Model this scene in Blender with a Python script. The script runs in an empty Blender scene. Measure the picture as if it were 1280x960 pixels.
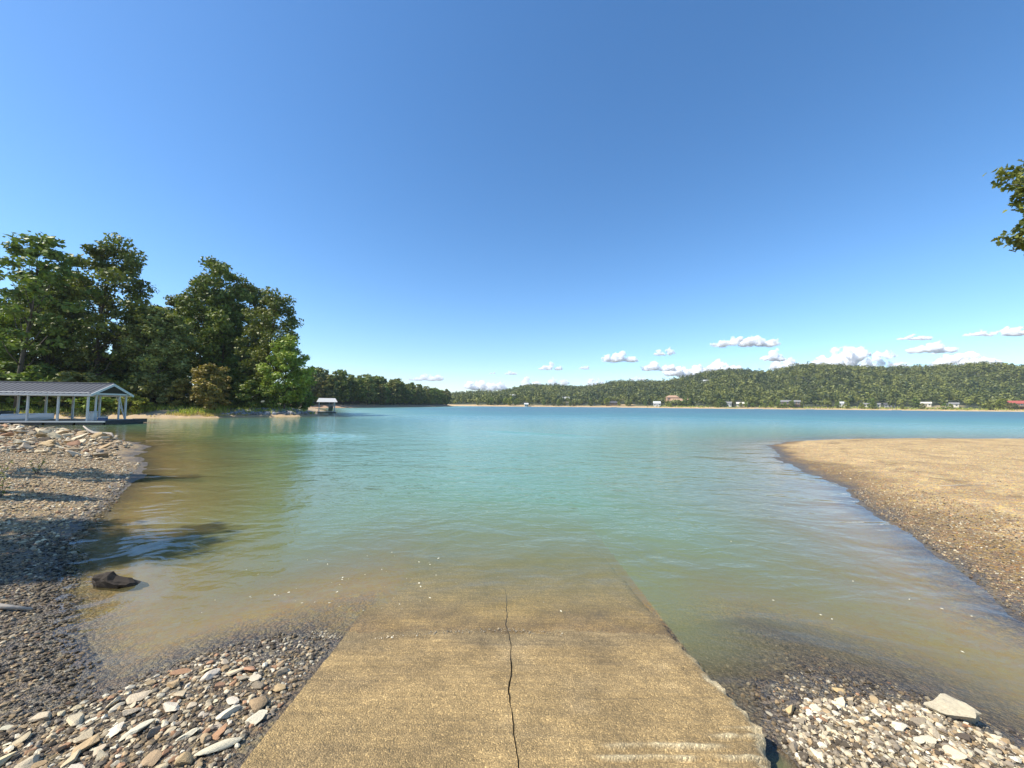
import bpy, bmesh, math, random
import numpy as np
from mathutils import Vector, Matrix

C = bpy.context.scene.collection
PI = math.pi
R = math.radians
rng = np.random.default_rng(11)
random.seed(5)
H = 2.2                                    # eye height above the water

# ------------------------------------------------------------------ basics
def tag(o, label=None, cat=None, group=None, kind=None):
    if label: o['label'] = label
    if cat: o['category'] = cat
    if group: o['group'] = group
    if kind: o['kind'] = kind
    return o

def empty(name, loc, rz=0.0, label=None, cat=None, group=None):
    o = bpy.data.objects.new(name, None)
    o.empty_display_size = 0.2
    o.location = loc
    o.rotation_euler = (0, 0, rz)
    C.objects.link(o)
    return tag(o, label, cat, group)

def link(name, me, parent=None, mat=None):
    o = bpy.data.objects.new(name, me)
    C.objects.link(o)
    if parent: o.parent = parent
    if mat and not me.materials: me.materials.append(mat)
    return o

def np_mesh(name, verts, faces, attrs=None, smooth=False):
    """verts (N,3); faces (M,k) one polygon size; attrs name -> (N,) or (N,3)"""
    verts = np.asarray(verts, np.float32); faces = np.asarray(faces, np.int32)
    me = bpy.data.meshes.new(name)
    n, (m, k) = len(verts), faces.shape
    me.vertices.add(n); me.vertices.foreach_set('co', verts.ravel())
    me.loops.add(m * k); me.loops.foreach_set('vertex_index', faces.ravel())
    me.polygons.add(m)
    me.polygons.foreach_set('loop_start', np.arange(0, m * k, k, dtype=np.int32))
    me.polygons.foreach_set('loop_total', np.full(m, k, np.int32))
    me.polygons.foreach_set('use_smooth', np.full(m, smooth, bool))
    for a, v in (attrs or {}).items():
        v = np.asarray(v, np.float32)
        if v.ndim == 1:
            at = me.attributes.new(a, 'FLOAT', 'POINT'); at.data.foreach_set('value', v)
        else:
            at = me.attributes.new(a, 'FLOAT_COLOR', 'POINT')
            v4 = np.ones((n, 4), np.float32); v4[:, :3] = v
            at.data.foreach_set('color', v4.ravel())
    me.update(calc_edges=True)
    return me

class MB:
    """collects boxes, bars and prisms and links them as one mesh object"""
    def __init__(s): s.v = []; s.f = []
    def add(s, vs, fs):
        b = len(s.v); s.v += [tuple(v) for v in vs]; s.f += [[b + i for i in f] for f in fs]
        return s
    def box(s, x0, x1, y0, y1, z0, z1):
        vs = [(x0,y0,z0),(x1,y0,z0),(x1,y1,z0),(x0,y1,z0),(x0,y0,z1),(x1,y0,z1),(x1,y1,z1),(x0,y1,z1)]
        return s.add(vs, [(3,2,1,0),(4,5,6,7),(0,1,5,4),(1,2,6,5),(2,3,7,6),(3,0,4,7)])
    def tube(s, pts, rad, n=7):
        pts = [Vector(p) for p in pts]; ring = []
        for i, p in enumerate(pts):
            d = (pts[min(i+1, len(pts)-1)] - pts[max(i-1, 0)]).normalized()
            a = d.cross(Vector((0.31, 0.95, 0.05))).normalized(); b = d.cross(a)
            r = rad[i] if isinstance(rad, (list, tuple)) else rad
            ring.append([p + (a*math.cos(2*PI*k/n) + b*math.sin(2*PI*k/n))*r for k in range(n)])
        vs = [v for g in ring for v in g]; fs = []
        for i in range(len(pts)-1):
            for k in range(n):
                fs.append((i*n+k, i*n+(k+1) % n, (i+1)*n+(k+1) % n, (i+1)*n+k))
        fs.append(tuple(range(n-1, -1, -1))); fs.append(tuple((len(pts)-1)*n+k for k in range(n)))
        return s.add(vs, fs)
    def mesh(s, name, bevel=0.0, smooth=False):
        me = bpy.data.meshes.new(name); me.from_pydata(s.v, [], s.f); me.update()
        if bevel:
            bm = bmesh.new(); bm.from_mesh(me)
            bmesh.ops.recalc_face_normals(bm, faces=bm.faces)
            bmesh.ops.bevel(bm, geom=list(bm.edges), offset=bevel, segments=1, affect='EDGES', clamp_overlap=True)
            bm.to_mesh(me); bm.free()
        if smooth:
            me.polygons.foreach_set('use_smooth', np.ones(len(me.polygons), bool))
        return me
    def build(s, name, mat, parent=None, bevel=0.0, smooth=False):
        return link(name, s.mesh(name, bevel, smooth), parent, mat)

# ------------------------------------------------------------------ noise
def _hash(ix, iy, seed):
    h = (ix.astype(np.int64)*374761393 + iy.astype(np.int64)*668265263 + seed*974634541) & 0x7fffffff
    h = ((h ^ (h >> 13))*1274126177) & 0x7fffffff
    return ((h ^ (h >> 16)) & 0xffff)/65535.0
def vnoise(x, y, seed=0):
    ix, iy = np.floor(x), np.floor(y); fx, fy = x-ix, y-iy
    fx = fx*fx*(3-2*fx); fy = fy*fy*(3-2*fy)
    a, b = _hash(ix, iy, seed), _hash(ix+1, iy, seed)
    c, d = _hash(ix, iy+1, seed), _hash(ix+1, iy+1, seed)
    return (a*(1-fx)+b*fx)*(1-fy) + (c*(1-fx)+d*fx)*fy - 0.5
def fbm(x, y, seed=0, o=4):
    s = 0; a = 1.0
    for i in range(o):
        s = s + a*vnoise(x*2**i, y*2**i, seed+i*17); a *= 0.5
    return s
def sstep(a, b, x):
    t = np.clip((x-a)/(b-a), 0, 1); return t*t*(3-2*t)

# ------------------------------------------------------------------ land and lake bed
NEAR = [(-60,40),(-43.2,32.6),(-34.5,28.7),(-27.5,25.6),(-22.1,22.1),(-17.6,18.9),(-15.1,15.7),(-12.2,13.0),(-10.6,10.9),
        (-8.5,8.24),(-7.45,6.8),(-6.8,5.88),(-6.1,5.32),(-5.65,4.96),(-4.85,4.21),(-4.18,3.67),(-3.58,3.2),(-3.22,2.98),
        (-3.02,3.12),(-2.89,3.3),(-2.72,3.52),(-2.29,3.76),(-1.9,3.84),(-1.57,3.74),(-1.2,3.6),(1.2,3.5),(1.5,3.1),(1.62,2.98),
        (1.8,3.08),(1.95,3.2),(2.4,3.3),(2.74,3.23),(3.16,3.08),(3.29,2.86),(3.39,2.65),(4.2,2.1),(6,1.5),(9,1.2),
        (14,1.0),(60,0),(90,-60),(-90,-60)]
SHELF = [(1.45,2.9),(1.62,3.6),(1.85,3.95),(2.42,4.05),(2.75,3.76),(3.2,3.1),(3.2,2.6),(1.5,2.4)]
BAR = [(9,1.6),(6.5,2.6),(5.3,3.6),(5.37,4.14),(5.68,4.65),(6.26,5.57),(6.84,6.67),(7.65,8.26),(8.89,10.27),(9.45,11.45),
       (10.35,13.9),(11.55,16.65),(13.6,20.2),(14.6,22.0),(17.3,24.4),(21.2,26.2),(26,27.3),(36,28),(60,30),(90,22),(90,-5),(12,-5)]
H1 = [(-130,44),(-75,47.5),(-49,50.3),(-43.9,52.4),(-40.5,57),(-37,60),(-34.2,63),(-32.6,66.5),(-35.5,70),(-42.5,76.5),(-48,92),(-58,119),
      (-90,160),(-200,170),(-260,100),(-200,45)]
H2 = [(-110,172),(-80,180),(-76,212),(-68,262),(-62,330),(-58.5,385),(-66,430),(-94,520),(-200,560),(-350,480),(-350,250),(-200,180)]
FAR = [(-400,620),(-250,560),(-130,530),(-45,470),(30,480),(100,500),(150,480),(180,440),(215,400),(260,392),(330,400),
       (376,376),(396,345),(440,329),(520,330),(700,250),(1500,250),(2600,700),(2600,2600),(-2600,2600),(-2600,700)]

def sdist(poly, x, y):
    """signed distance, positive inside"""
    d2 = np.full(x.shape, 1e18); inside = np.zeros(x.shape, bool); n = len(poly)
    for i in range(n):
        (ax, ay), (bx, by) = poly[i], poly[(i+1) % n]
        ex, ey = bx-ax, by-ay
        t = np.clip(((x-ax)*ex+(y-ay)*ey)/(ex*ex+ey*ey), 0, 1)
        d2 = np.minimum(d2, (x-ax-t*ex)**2+(y-ay-t*ey)**2)
        if by != ay:
            c = ((ay > y) != (by > y)) & (x < (bx-ax)*(y-ay)/(by-ay)+ax)
            inside ^= c
    d = np.sqrt(d2)
    return np.where(inside, d, -d)

RIDGE_X = np.array([-2600,-1963,-1488,-538,-380,-126,-102,-63,-28,15,39,79,134,166,205,253,300,332,364,395,443,475,509,546,570,601,633,680,728,775,823,855,886,942,981,1029,1361,2600], float)
RIDGE_Z = np.array([31.8,31.8,20.8,33.3,35.3,9.6,13.4,16.7,14.4,26.9,28.8,27.5,24.1,31.9,39.3,41.1,40.4,44.1,48.6,53.4,58.4,56.5,55.0,61.3,66.6,67.0,63.6,58.4,56.9,54.1,51.7,52.8,52.3,55.5,54.7,52.6,53.1,53.1], float)

RAMP_Y0, RAMP_S = 3.85, 0.119
def ramp_left(y):  return -1.475 - 0.053*(y-2.2)
def ramp_right(y): return 1.63 - 0.036*(y-2.6) - np.where(y < 2.58, np.minimum((2.58-y)*0.55, 0.2), 0)
def ramp_z(y):
    z = RAMP_S*(RAMP_Y0-y)
    return np.where(z < 0, z*0.68, z)

def soft(d, top, slope):  return top*(1-np.exp(-np.maximum(d, 0)*slope/top))
def terrain(x, y, full=False):
    x = np.asarray(x, float); y = np.asarray(y, float)
    wob = 0.10*fbm(x*1.3, y*1.3, 3, 3)*np.clip(np.hypot(x, y)/6, 0.6, 3)
    dn = sdist(NEAR, x, y) + wob
    dsh = sdist(SHELF, x, y) + wob
    db = sdist(BAR, x, y) + wob
    d1 = sdist(H1, x, y) + wob*2
    d2 = sdist(H2, x, y)
    df = sdist(FAR, x, y)
    def prof(d, zin, sl, deep): return np.where(d > 0, zin, -deep*(1-np.exp(-np.maximum(-d, 0)*sl/deep)))
    bank = sstep(-4.0, -12, x)
    zn = prof(dn, soft(dn, 1.25+0.2*bank, 0.12), 0.085, 6)
    # rubble mound towards the dock
    zn = zn + np.where(dn > 0, 0.16*sstep(14, 22, y)*sstep(0, 1.5, dn)*sstep(-12, -20, x), 0)
    zsh = np.where(dsh > 0, -0.035, -0.035-0.25*np.maximum(-dsh, 0))
    zb = prof(db, soft(db, 0.34, 0.17), 0.08, 6)
    z1 = prof(d1, soft(d1, 3.0, 0.26)+np.clip(d1-14, 0, 60)*0.14, 0.12, 8)
    z2 = prof(d2, soft(d2, 4, 0.28)+np.clip(d2-12, 0, 80)*0.07*sstep(480, 260, y), 0.15, 8)
    rid = np.interp(x*760/np.maximum(y, 250), RIDGE_X, RIDGE_Z)     # the ridge curves round the lake
    zf = prof(df, soft(df, 3.2*(1+0.8*fbm(x/35, y/35, 15, 2)), 0.17)+np.maximum(rid, 8)*sstep(8, 330, df)*(1+0.26*fbm(x/110, y/110, 9, 3)*sstep(30, 120, df)), 0.15, 8)
    z = np.maximum.reduce([zn, zsh, zb, z1, z2, zf])
    r = np.hypot(x, y)
    amp = np.clip(r/25, 0.35, 1.0)*sstep(140, 60, r)
    z = z + np.where(z > -0.3, amp*(0.035*fbm(x*0.9, y*0.9, 21, 3)+0.02*fbm(x*4, y*4, 33, 3)), 0)*sstep(-0.25, 0.12, z)
    # ground kept under the slab, and the washed-out hollow under its broken edge
    xl = x-ramp_left(y)
    inr = (xl > 0.02) & (x < ramp_right(y)+0.01) & (y < 9) & (y > -3)
    z = np.where(inr, np.minimum(z, ramp_z(y)-0.10), z)
    silt = ramp_z(y)+0.022-0.122*sstep(0.0, 0.9, xl+0.25*fbm(x*3, y*3, 19, 3))
    wsl = sstep(3.75, 4.5, y)*sstep(9.4, 8.6, y)
    z = np.where(inr & (y > 3.75), z*(1-wsl)+np.maximum(z, silt)*wsl, z)
    side_l = (x <= ramp_left(y)+0.02) & (x > ramp_left(y)-1.6) & (y < 9.5) & (y > -3)
    k = sstep(-0.5-1.1*sstep(3.7, 5.5, y), -0.03, x-ramp_left(y))
    z = np.where(side_l, z*(1-k)+(ramp_z(y)-0.015+0.035*sstep(3.9, 4.6, y))*k, z)
    side_r = (x >= ramp_right(y)+0.01) & (x < ramp_right(y)+0.5) & (y < 3.2) & (y > -3)
    k = sstep(0.5, 0.01, x-ramp_right(y))
    z = np.where(side_r, z*(1-k)+np.maximum(ramp_z(y)-0.13, -0.02)*k, z)
    k = sstep(1.1, 0.0, x-ramp_right(y))*(x > ramp_right(y)+0.01)*(y > 3.0)*(y < 9.2)*sstep(3.0, 3.6, y)
    z = np.where(k > 0, z*(1-k)+np.minimum(z, ramp_z(y)-0.015-0.11*sstep(7.0, 4.2, y))*k, z)
    z = z - 0.16*np.exp(-(((x-1.66)/0.10)**2+((y-2.47)/0.11)**2))
    if full: return z, dict(near=dn, bar=db, h1=d1, h2=d2, far=df, shelf=dsh)
    return z
def tz(x, y): return float(terrain(np.array([x]), np.array([y]))[0])

def polar_sheet():
    az = np.concatenate([np.linspace(-64, 64, 900), np.linspace(66, 294, 96)])   # degrees from +Y, closed all round
    az = np.radians(az)
    rad = np.concatenate([[0.4, 0.9], np.geomspace(1.25, 40, 330), np.geomspace(40.8, 700, 200)[0:], np.geomspace(715, 2500, 26)])
    A, Rr = np.meshgrid(az, rad)
    x = (Rr*np.sin(A)).ravel(); y = (Rr*np.cos(A)).ravel()
    nr, na = len(rad), len(az)
    i = np.arange(nr-1)[:, None]*na; j = np.arange(na)[None, :]; jn = (j+1) % na
    f = np.stack([i+j, i+na+j, i+na+jn, i+jn], -1).reshape(-1, 4)[:, ::-1]
    return x, y, f, na
gx, gy, gf, g_na = polar_sheet()
gz, dd = terrain(gx, gy, True)

def mixc(c, w, new): return c*(1-w[:, None]) + np.array(new)[None, :]*w[:, None]
n1 = fbm(gx*0.55, gy*0.55, 5, 4); n2 = fbm(gx*2.3, gy*2.3, 8, 4); n3 = fbm(gx/30, gy/30, 12, 4)
col = np.tile(np.array([0.36, 0.262, 0.145]), (len(gx), 1))                       # shore gravel
col = mixc(col, sstep(-0.1, 0.5, n2)*0.5, (0.20, 0.145, 0.085))
dark = sstep(-4.6, -3.4, gx-0.25*(gy-3))*sstep(4.6, 3.4, gy)                     # grey-brown gravel round the ramp
lowleft = sstep(5.2, 4.4, gy)*sstep(-2.6, -3.2, gx)
col = mixc(col, np.clip(np.maximum(dark, lowleft), 0, 1)*sstep(3.2, 2.6, np.where(gx > 0, 0, 0)+gy*0+2.5), (0.155, 0.118, 0.075))
barw = sstep(-0.6, 0.2, dd['bar'])*(dd['near'] < 0.6)
col = mixc(col, barw, (0.57, 0.395, 0.19))
col = mixc(col, barw*sstep(0.0, 0.5, n1+0.3*n2)*0.55, (0.40, 0.265, 0.125))
col = mixc(col, barw*np.maximum(sstep(1.9, 0.3, dd['bar']+1.4*n1)*sstep(22, 14, gy), sstep(1.0, 0.3, dd['bar']+0.8*n1)*(gx < 18))*0.85, (0.22, 0.14, 0.062))
col = mixc(col, barw*np.exp(-((dd['bar']-3.2-1.5*n3-0.6*n1)/0.28)**2)*sstep(-0.1, 0.3, n2)*0.7, (0.20, 0.13, 0.06))
col = mixc(col, barw*np.exp(-((dd['bar']-5.6-1.5*n3-0.8*n1)/0.22)**2)*sstep(-0.1, 0.3, n2)*0.5, (0.22, 0.15, 0.08))
# beaches of the headlands and the far shore, soil behind
far1 = sstep(-1, 0, dd['h1'])
col = mixc(col, far1, (0.42, 0.30, 0.17))
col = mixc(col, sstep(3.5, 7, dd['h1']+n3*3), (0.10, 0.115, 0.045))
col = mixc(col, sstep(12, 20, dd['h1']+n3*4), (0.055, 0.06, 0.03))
col = mixc(col, sstep(-1, 0, dd['h2']), (0.36, 0.22, 0.13))
col = mixc(col, sstep(-1, 0, dd['h2'])*sstep(0.0, 0.35, n3)*0.6, (0.30, 0.26, 0.20))
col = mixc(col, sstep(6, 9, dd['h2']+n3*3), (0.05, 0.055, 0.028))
col = mixc(col, sstep(-1, 0, dd['far']), (0.50, 0.34, 0.18))
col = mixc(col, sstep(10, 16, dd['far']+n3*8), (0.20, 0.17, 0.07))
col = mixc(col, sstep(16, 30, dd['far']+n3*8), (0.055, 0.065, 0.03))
CLEAR = [(207,478,15,9,(0.42,0.21,0.10)), (158,590,34,10,(0.30,0.23,0.10)), (151,520,16,9,(0.40,0.27,0.13)), (232,412,12,9,(0.16,0.17,0.06)),
         (240,585,12,8,(0.28,0.22,0.1)), (302,414,17,10,(0.3,0.24,0.12)), (372,405,22,9,(0.2,0.2,0.08)), (420,377,22,9,(0.3,0.23,0.12)), (463,345,14,9,(0.4,0.22,0.11)),
         (128,508,14,8,(0.40,0.27,0.13)), (300,604,10,7,(0.1,0.12,0.05)), (80,575,12,7,(0.25,0.2,0.1))]
for cx, cy, rx, ry, cc in CLEAR:
    e = np.sqrt(((gx-cx)/rx)**2+((gy-cy)/ry)**2)
    col = mixc(col, sstep(1.15, 0.85, e+0.3*n3), cc)
# wet strip at the water's edge and the muddy bed
nearland = np.maximum(dd['near'], dd['bar'])
shw = sstep(-1.1, 0.0, dd['shelf']+0.3*n1)*sstep(0.9, 1.3, gx)
wet = sstep(0.10, 0.0, gz+0.05*n2)*(nearland > -1)
col = mixc(col, wet*sstep(200, 60, np.hypot(gx, gy)), (0.125, 0.10, 0.07))
col = mixc(col, sstep(0.012, -0.06, gz)*(1-shw)+sstep(-0.06, -0.30, gz)*shw, (0.34, 0.25, 0.11))
pebw = sstep(90, 30, np.hypot(gx, gy))*(1-0.92*sstep(0.0, -0.07, gz)*(1-shw))

# ------------------------------------------------------------------ materials
def new_mat(name):
    m = bpy.data.materials.new(name); m.use_nodes = True
    nt = m.node_tree; nt.nodes.clear()
    out = nt.nodes.new('ShaderNodeOutputMaterial')
    return m, nt, out
class NT:
    def __init__(s, nt): s.nt = nt
    def n(s, t, **kw):
        nd = s.nt.nodes.new('ShaderNode'+t)
        for k, v in kw.items():
            if k.startswith('_'): setattr(nd, k[1:], v)
            else:
                key = int(k[1:]) if k[0] == 'i' and k[1:].isdigit() else k.replace('__', ' ')
                sock = nd.inputs[key]
                if hasattr(v, 'is_output'): s.nt.links.new(v, sock)
                else: sock.default_value = v
        return nd
    def math(s, op, a, b=None, clamp=False):
        nd = s.nt.nodes.new('ShaderNodeMath'); nd.operation = op; nd.use_clamp = clamp
        for i, v in enumerate((a, b)):
            if v is None: continue
            if hasattr(v, 'is_output'): s.nt.links.new(v, nd.inputs[i])
            else: nd.inputs[i].default_value = v
        return nd.outputs[0]
    def ramp(s, fac, stops, interp='LINEAR'):
        nd = s.nt.nodes.new('ShaderNodeValToRGB'); cr = nd.color_ramp; cr.interpolation = interp
        while len(cr.elements) < len(stops): cr.elements.new(0.5)
        for e, (p, c) in zip(cr.elements, stops):
            e.position = p; e.color = (*c, 1) if len(c) == 3 else c
        s.nt.links.new(fac, nd.inputs[0]); return nd.outputs[0]
    def mix(s, fac, a, b, mode='MIX'):
        nd = s.nt.nodes.new('ShaderNodeMix'); nd.data_type = 'RGBA'; nd.blend_type = mode
        for k, v in ((0, fac), (6, a), (7, b)):
            if hasattr(v, 'is_output'): s.nt.links.new(v, nd.inputs[k])
            elif k == 0: nd.inputs[0].default_value = v
            else: nd.inputs[k].default_value = (*v, 1)
        return nd.outputs[2]
    def link(s, a, b): s.nt.links.new(a, b)

def plain(name, c, rough=0.7, var=0.12, scale=6.0, metal=0.0, bump=0.0):
    m, nt, out = new_mat(name); N = NT(nt)
    tc = N.n('TexCoord').outputs['Object']
    nz = N.n('TexNoise', Vector=tc, Scale=scale, Detail=6.0)
    k = N.math('ADD', N.math('MULTIPLY', nz.outputs[0], 2*var), 1-var)
    cc = N.mix(1.0, c, N.n('CombineColor', Red=k, Green=k, Blue=k).outputs[0], 'MULTIPLY')
    b = N.n('BsdfPrincipled', Base__Color=cc, Roughness=rough, Metallic=metal)
    if bump:
        bp = N.n('Bump', Strength=bump, Distance=0.02, Height=nz.outputs[0]); N.link(bp.outputs[0], b.inputs['Normal'])
    N.link(b.outputs[0], out.inputs[0]); return m

def mat_ground():
    m, nt, out = new_mat('ground'); N = NT(nt)
    tc = N.n('TexCoord').outputs['Object']
    a = N.n('Attribute', _attribute_name='col').outputs['Color']
    pw = N.n('Attribute', _attribute_name='peb').outputs['Fac']
    dv = N.n('TexNoise', Vector=tc, Scale=9.0, Detail=3.0)
    wv = N.n('VectorMath', _operation='ADD', i0=tc, i1=N.n('VectorMath', _operation='SCALE', i0=dv.outputs['Color'], Scale=0.05).outputs[0]).outputs[0]
    v1 = N.n('TexVoronoi', Vector=wv, Scale=34.0); v2 = N.n('TexVoronoi', Vector=wv, Scale=12.0); v3 = N.n('TexVoronoi', Vector=tc, Scale=95.0)
    nz = N.n('TexNoise', Vector=tc, Scale=1.6, Detail=8.0, Roughness=0.65)
    def rnd(v): return N.n('SeparateColor', Color=v.outputs['Color']).outputs[0]
    k = N.math('ADD', N.math('MULTIPLY', rnd(v1), 0.75), N.math('MULTIPLY', rnd(v3), 0.45))
    k = N.math('ADD', k, N.math('MULTIPLY', N.math('POWER', rnd(v2), 5.0), 0.35))
    edge = N.ramp(v1.outputs['Distance'], [(0.0, (1, 1, 1)), (0.45, (0.95,)*3), (0.85, (0.5,)*3)])
    k = N.math('MULTIPLY', N.math('ADD', N.math('MULTIPLY', k, 0.95), 0.42), edge)
    k = N.math('MULTIPLY', k, N.math('ADD', N.math('MULTIPLY', nz.outputs[0], 1.1), 0.45))
    k = N.math('ADD', N.math('MULTIPLY', k, pw), N.math('SUBTRACT', 1.0, pw))
    c = N.mix(1.0, a, N.n('CombineColor', Red=k, Green=k, Blue=k).outputs[0], 'MULTIPLY')
    hue = N.n('HueSaturation', Hue=N.math('ADD', N.math('MULTIPLY', rnd(v2), 0.03), 0.485), Saturation=N.math('ADD', N.math('MULTIPLY', rnd(v1), 0.6), 0.68), Value=1.0, Color=c).outputs[0]
    h = N.math('ADD', N.math('MULTIPLY', v1.outputs['Distance'], -1.0), N.math('ADD', N.math('MULTIPLY', v3.outputs['Distance'], -0.4), N.math('MULTIPLY', v2.outputs['Distance'], -0.8)))
    bp = N.n('Bump', Strength=N.math('MULTIPLY', pw, 0.8), Distance=0.03, Height=h)
    wet = N.n('Attribute', _attribute_name='wet').outputs['Fac']
    b = N.n('BsdfPrincipled', Base__Color=hue, Roughness=N.math('SUBTRACT', 0.9, N.math('MULTIPLY', wet, 0.42)), Normal=bp.outputs[0])
    N.link(b.outputs[0], out.inputs[0]); return m

def mat_water():
    m, nt, out = new_mat('lake_water'); N = NT(nt)
    tc = N.n('TexCoord').outputs['Object']
    d = N.n('Attribute', _attribute_name='depth').outputs['Fac']
    cloudy = N.n('TexNoise', Vector=tc, Scale=0.16, Detail=4.0).outputs[0]
    dn = N.math('MULTIPLY', d, N.math('ADD', N.math('MULTIPLY', cloudy, 0.9), 0.55))
    t = N.math('SUBTRACT', 1.0, N.math('EXPONENT', N.math('MULTIPLY', dn, -7.0)))         # murk hides the bed with depth
    cpos = N.math('POWER', N.math('DIVIDE', dn, 5.0, True), 0.5)
    body = N.ramp(cpos, [(0.0, (0.26, 0.20, 0.10)), (0.17, (0.180, 0.190, 0.080)), (0.31, (0.125, 0.215, 0.110)), (0.48, (0.122, 0.260, 0.200)), (0.75, (0.046, 0.178, 0.180)), (1.0, (0.022, 0.105, 0.130))])
    mp = N.n('Mapping', Vector=tc, Scale=(0.8, 1.25, 1.0), Rotation=(0, 0, R(14)))
    def nz(s, det, r=0.55): return N.n('TexNoise', Vector=mp.outputs[0], Scale=s, Detail=det, Roughness=r, Distortion=0.5).outputs[0]
    chop = N.n('Attribute', _attribute_name='chop').outputs['Fac']
    calm = N.math('ADD', N.math('MULTIPLY', N.math('MULTIPLY', d, 3.0, True), 0.85), 0.15)
    b0 = N.n('Bump', Strength=0.25, Distance=0.30, Height=nz(0.55, 3.0))
    b1 = N.n('Bump', Strength=N.math('MULTIPLY', calm, 0.42), Distance=0.075, Height=nz(2.4, 3.0), Normal=b0.outputs[0])
    b2 = N.n('Bump', Strength=N.math('MULTIPLY', calm, 0.38), Distance=0.014, Height=nz(11.0, 4.0), Normal=b1.outputs[0])
    nrm = b2.outputs[0]
    fr = N.n('Fresnel', IOR=1.333, Normal=nrm)
    clear = N.n('BsdfTransparent', Color=(0.97, 0.96, 0.9, 1))
    murk = N.n('BsdfDiffuse', Color=body, Normal=b1.outputs[0])
    vol = N.n('MixShader', Fac=t, i1=clear.outputs[0], i2=murk.outputs[0])
    gl = N.n('BsdfGlossy', Color=(1, 1, 1, 1), Roughness=N.math('ADD', N.math('MULTIPLY', chop, 0.30), 0.04), Normal=nrm)
    sh = N.n('MixShader', Fac=N.math('MULTIPLY', fr.outputs[0], N.math('SUBTRACT', 1.0, N.math('MULTIPLY', chop, 0.60))), i1=vol.outputs[0], i2=gl.outputs[0])
    N.link(sh.outputs[0], out.inputs[0]); return m

def mat_leaf(name, c1, c2, trans=0.2, rough=0.5):
    m, nt, out = new_mat(name); N = NT(nt)
    a = N.n('Attribute', _attribute_name='var').outputs['Fac']
    oi = N.n('ObjectInfo').outputs['Random']
    c = N.mix(a, c1, c2)
    c = N.n('HueSaturation', Hue=N.math('ADD', N.math('MULTIPLY', oi, 0.045), 0.466), Saturation=1.0, Value=N.math('ADD', N.math('MULTIPLY', oi, 0.6), 1.6), Color=c).outputs[0]
    b = N.n('BsdfPrincipled', Base__Color=c, Roughness=rough)
    b.inputs['Specular IOR Level'].default_value = 0.3
    tr = N.n('BsdfTranslucent', Color=N.mix(1.0, c, (1.25, 1.35, 0.55), 'MULTIPLY'))
    s = N.n('MixShader', Fac=trans, i1=b.outputs[0], i2=tr.outputs[0])
    N.link(s.outputs[0], out.inputs[0]); return m

def mat_stone(name, tint=(1, 1, 1)):
    m, nt, out = new_mat(name); N = NT(nt)
    tc = N.n('TexCoord').outputs['Object']
    a = N.n('Attribute', _attribute_name='col').outputs['Color']
    oi = N.n('ObjectInfo').outputs
    nz = N.n('TexNoise', Vector=tc, Scale=7.0, Detail=8.0, Roughness=0.65); st = N.n('TexNoise', Vector=N.n('Mapping', Vector=tc, Scale=(1, 2, 9)).outputs[0], Scale=2.0, Detail=4.0)
    k = N.math('ADD', N.math('MULTIPLY', nz.outputs[0], 0.55), N.math('ADD', N.math('MULTIPLY', st.outputs[0], 0.45), 0.45))
    c = N.mix(1.0, a, N.n('CombineColor', Red=k, Green=k, Blue=k).outputs[0], 'MULTIPLY')
    c = N.mix(1.0, c, tint, 'MULTIPLY')
    c = N.mix(1.0, c, oi['Color'], 'MULTIPLY')
    bp = N.n('Bump', Strength=0.4, Distance=0.02, Height=nz.outputs[0])
    b = N.n('BsdfPrincipled', Base__Color=c, Roughness=0.85, Normal=bp.outputs[0])
    N.link(b.outputs[0], out.inputs[0]); return m

def mat_ramp():
    m, nt, out = new_mat('exposed_concrete'); N = NT(nt)
    tc = N.n('TexCoord').outputs['Object']
    a = N.n('Attribute', _attribute_name='col').outputs['Color']
    v1 = N.n('TexVoronoi', Vector=tc, Scale=120.0); v2 = N.n('TexVoronoi', Vector=tc, Scale=260.0)
    nz = N.n('TexNoise', Vector=tc, Scale=2.2, Detail=9.0, Roughness=0.7); fine = N.n('TexNoise', Vector=tc, Scale=24.0, Detail=6.0, Roughness=0.7)
    gr = N.n('TexNoise', Vector=N.n('Mapping', Vector=tc, Scale=(1.6, 20.0, 1)).outputs[0], Scale=1.0, Detail=3.0)
    r1 = N.n('SeparateColor', Color=v1.outputs['Color']).outputs[0]; r2 = N.n('SeparateColor', Color=v2.outputs['Color']).outputs[1]
    k = N.math('ADD', N.math('MULTIPLY', r1, 0.34), N.math('MULTIPLY', r2, 0.24))
    k = N.math('ADD', k, 0.06)
    k = N.math('ADD', k, N.math('MULTIPLY', N.math('POWER', r1, 9.0), 0.5))
    k = N.math('ADD', k, N.math('MULTIPLY', fine.outputs[0], 0.55))
    k = N.math('MULTIPLY', k, N.math('ADD', N.math('MULTIPLY', nz.outputs[0], 1.5), 0.34))
    k = N.math('MULTIPLY', N.math('ADD', k, 0.12), N.math('ADD', N.math('MULTIPLY', gr.outputs[0], N.math('MULTIPLY', nz.outputs[0], 1.3)), 0.70))
    c = N.mix(1.0, a, N.n('CombineColor', Red=k, Green=k, Blue=k).outputs[0], 'MULTIPLY')
    h = N.math('ADD', N.math('MULTIPLY', v1.outputs['Distance'], -0.7), N.math('ADD', N.math('MULTIPLY', gr.outputs[0], 2.2), N.math('MULTIPLY', fine.outputs[0], 1.2)))
    bp = N.n('Bump', Strength=0.75, Distance=0.012, Height=h)
    b = N.n('BsdfPrincipled', Base__Color=c, Roughness=0.9, Normal=bp.outputs[0])
    N.link(b.outputs[0], out.inputs[0]); return m

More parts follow.
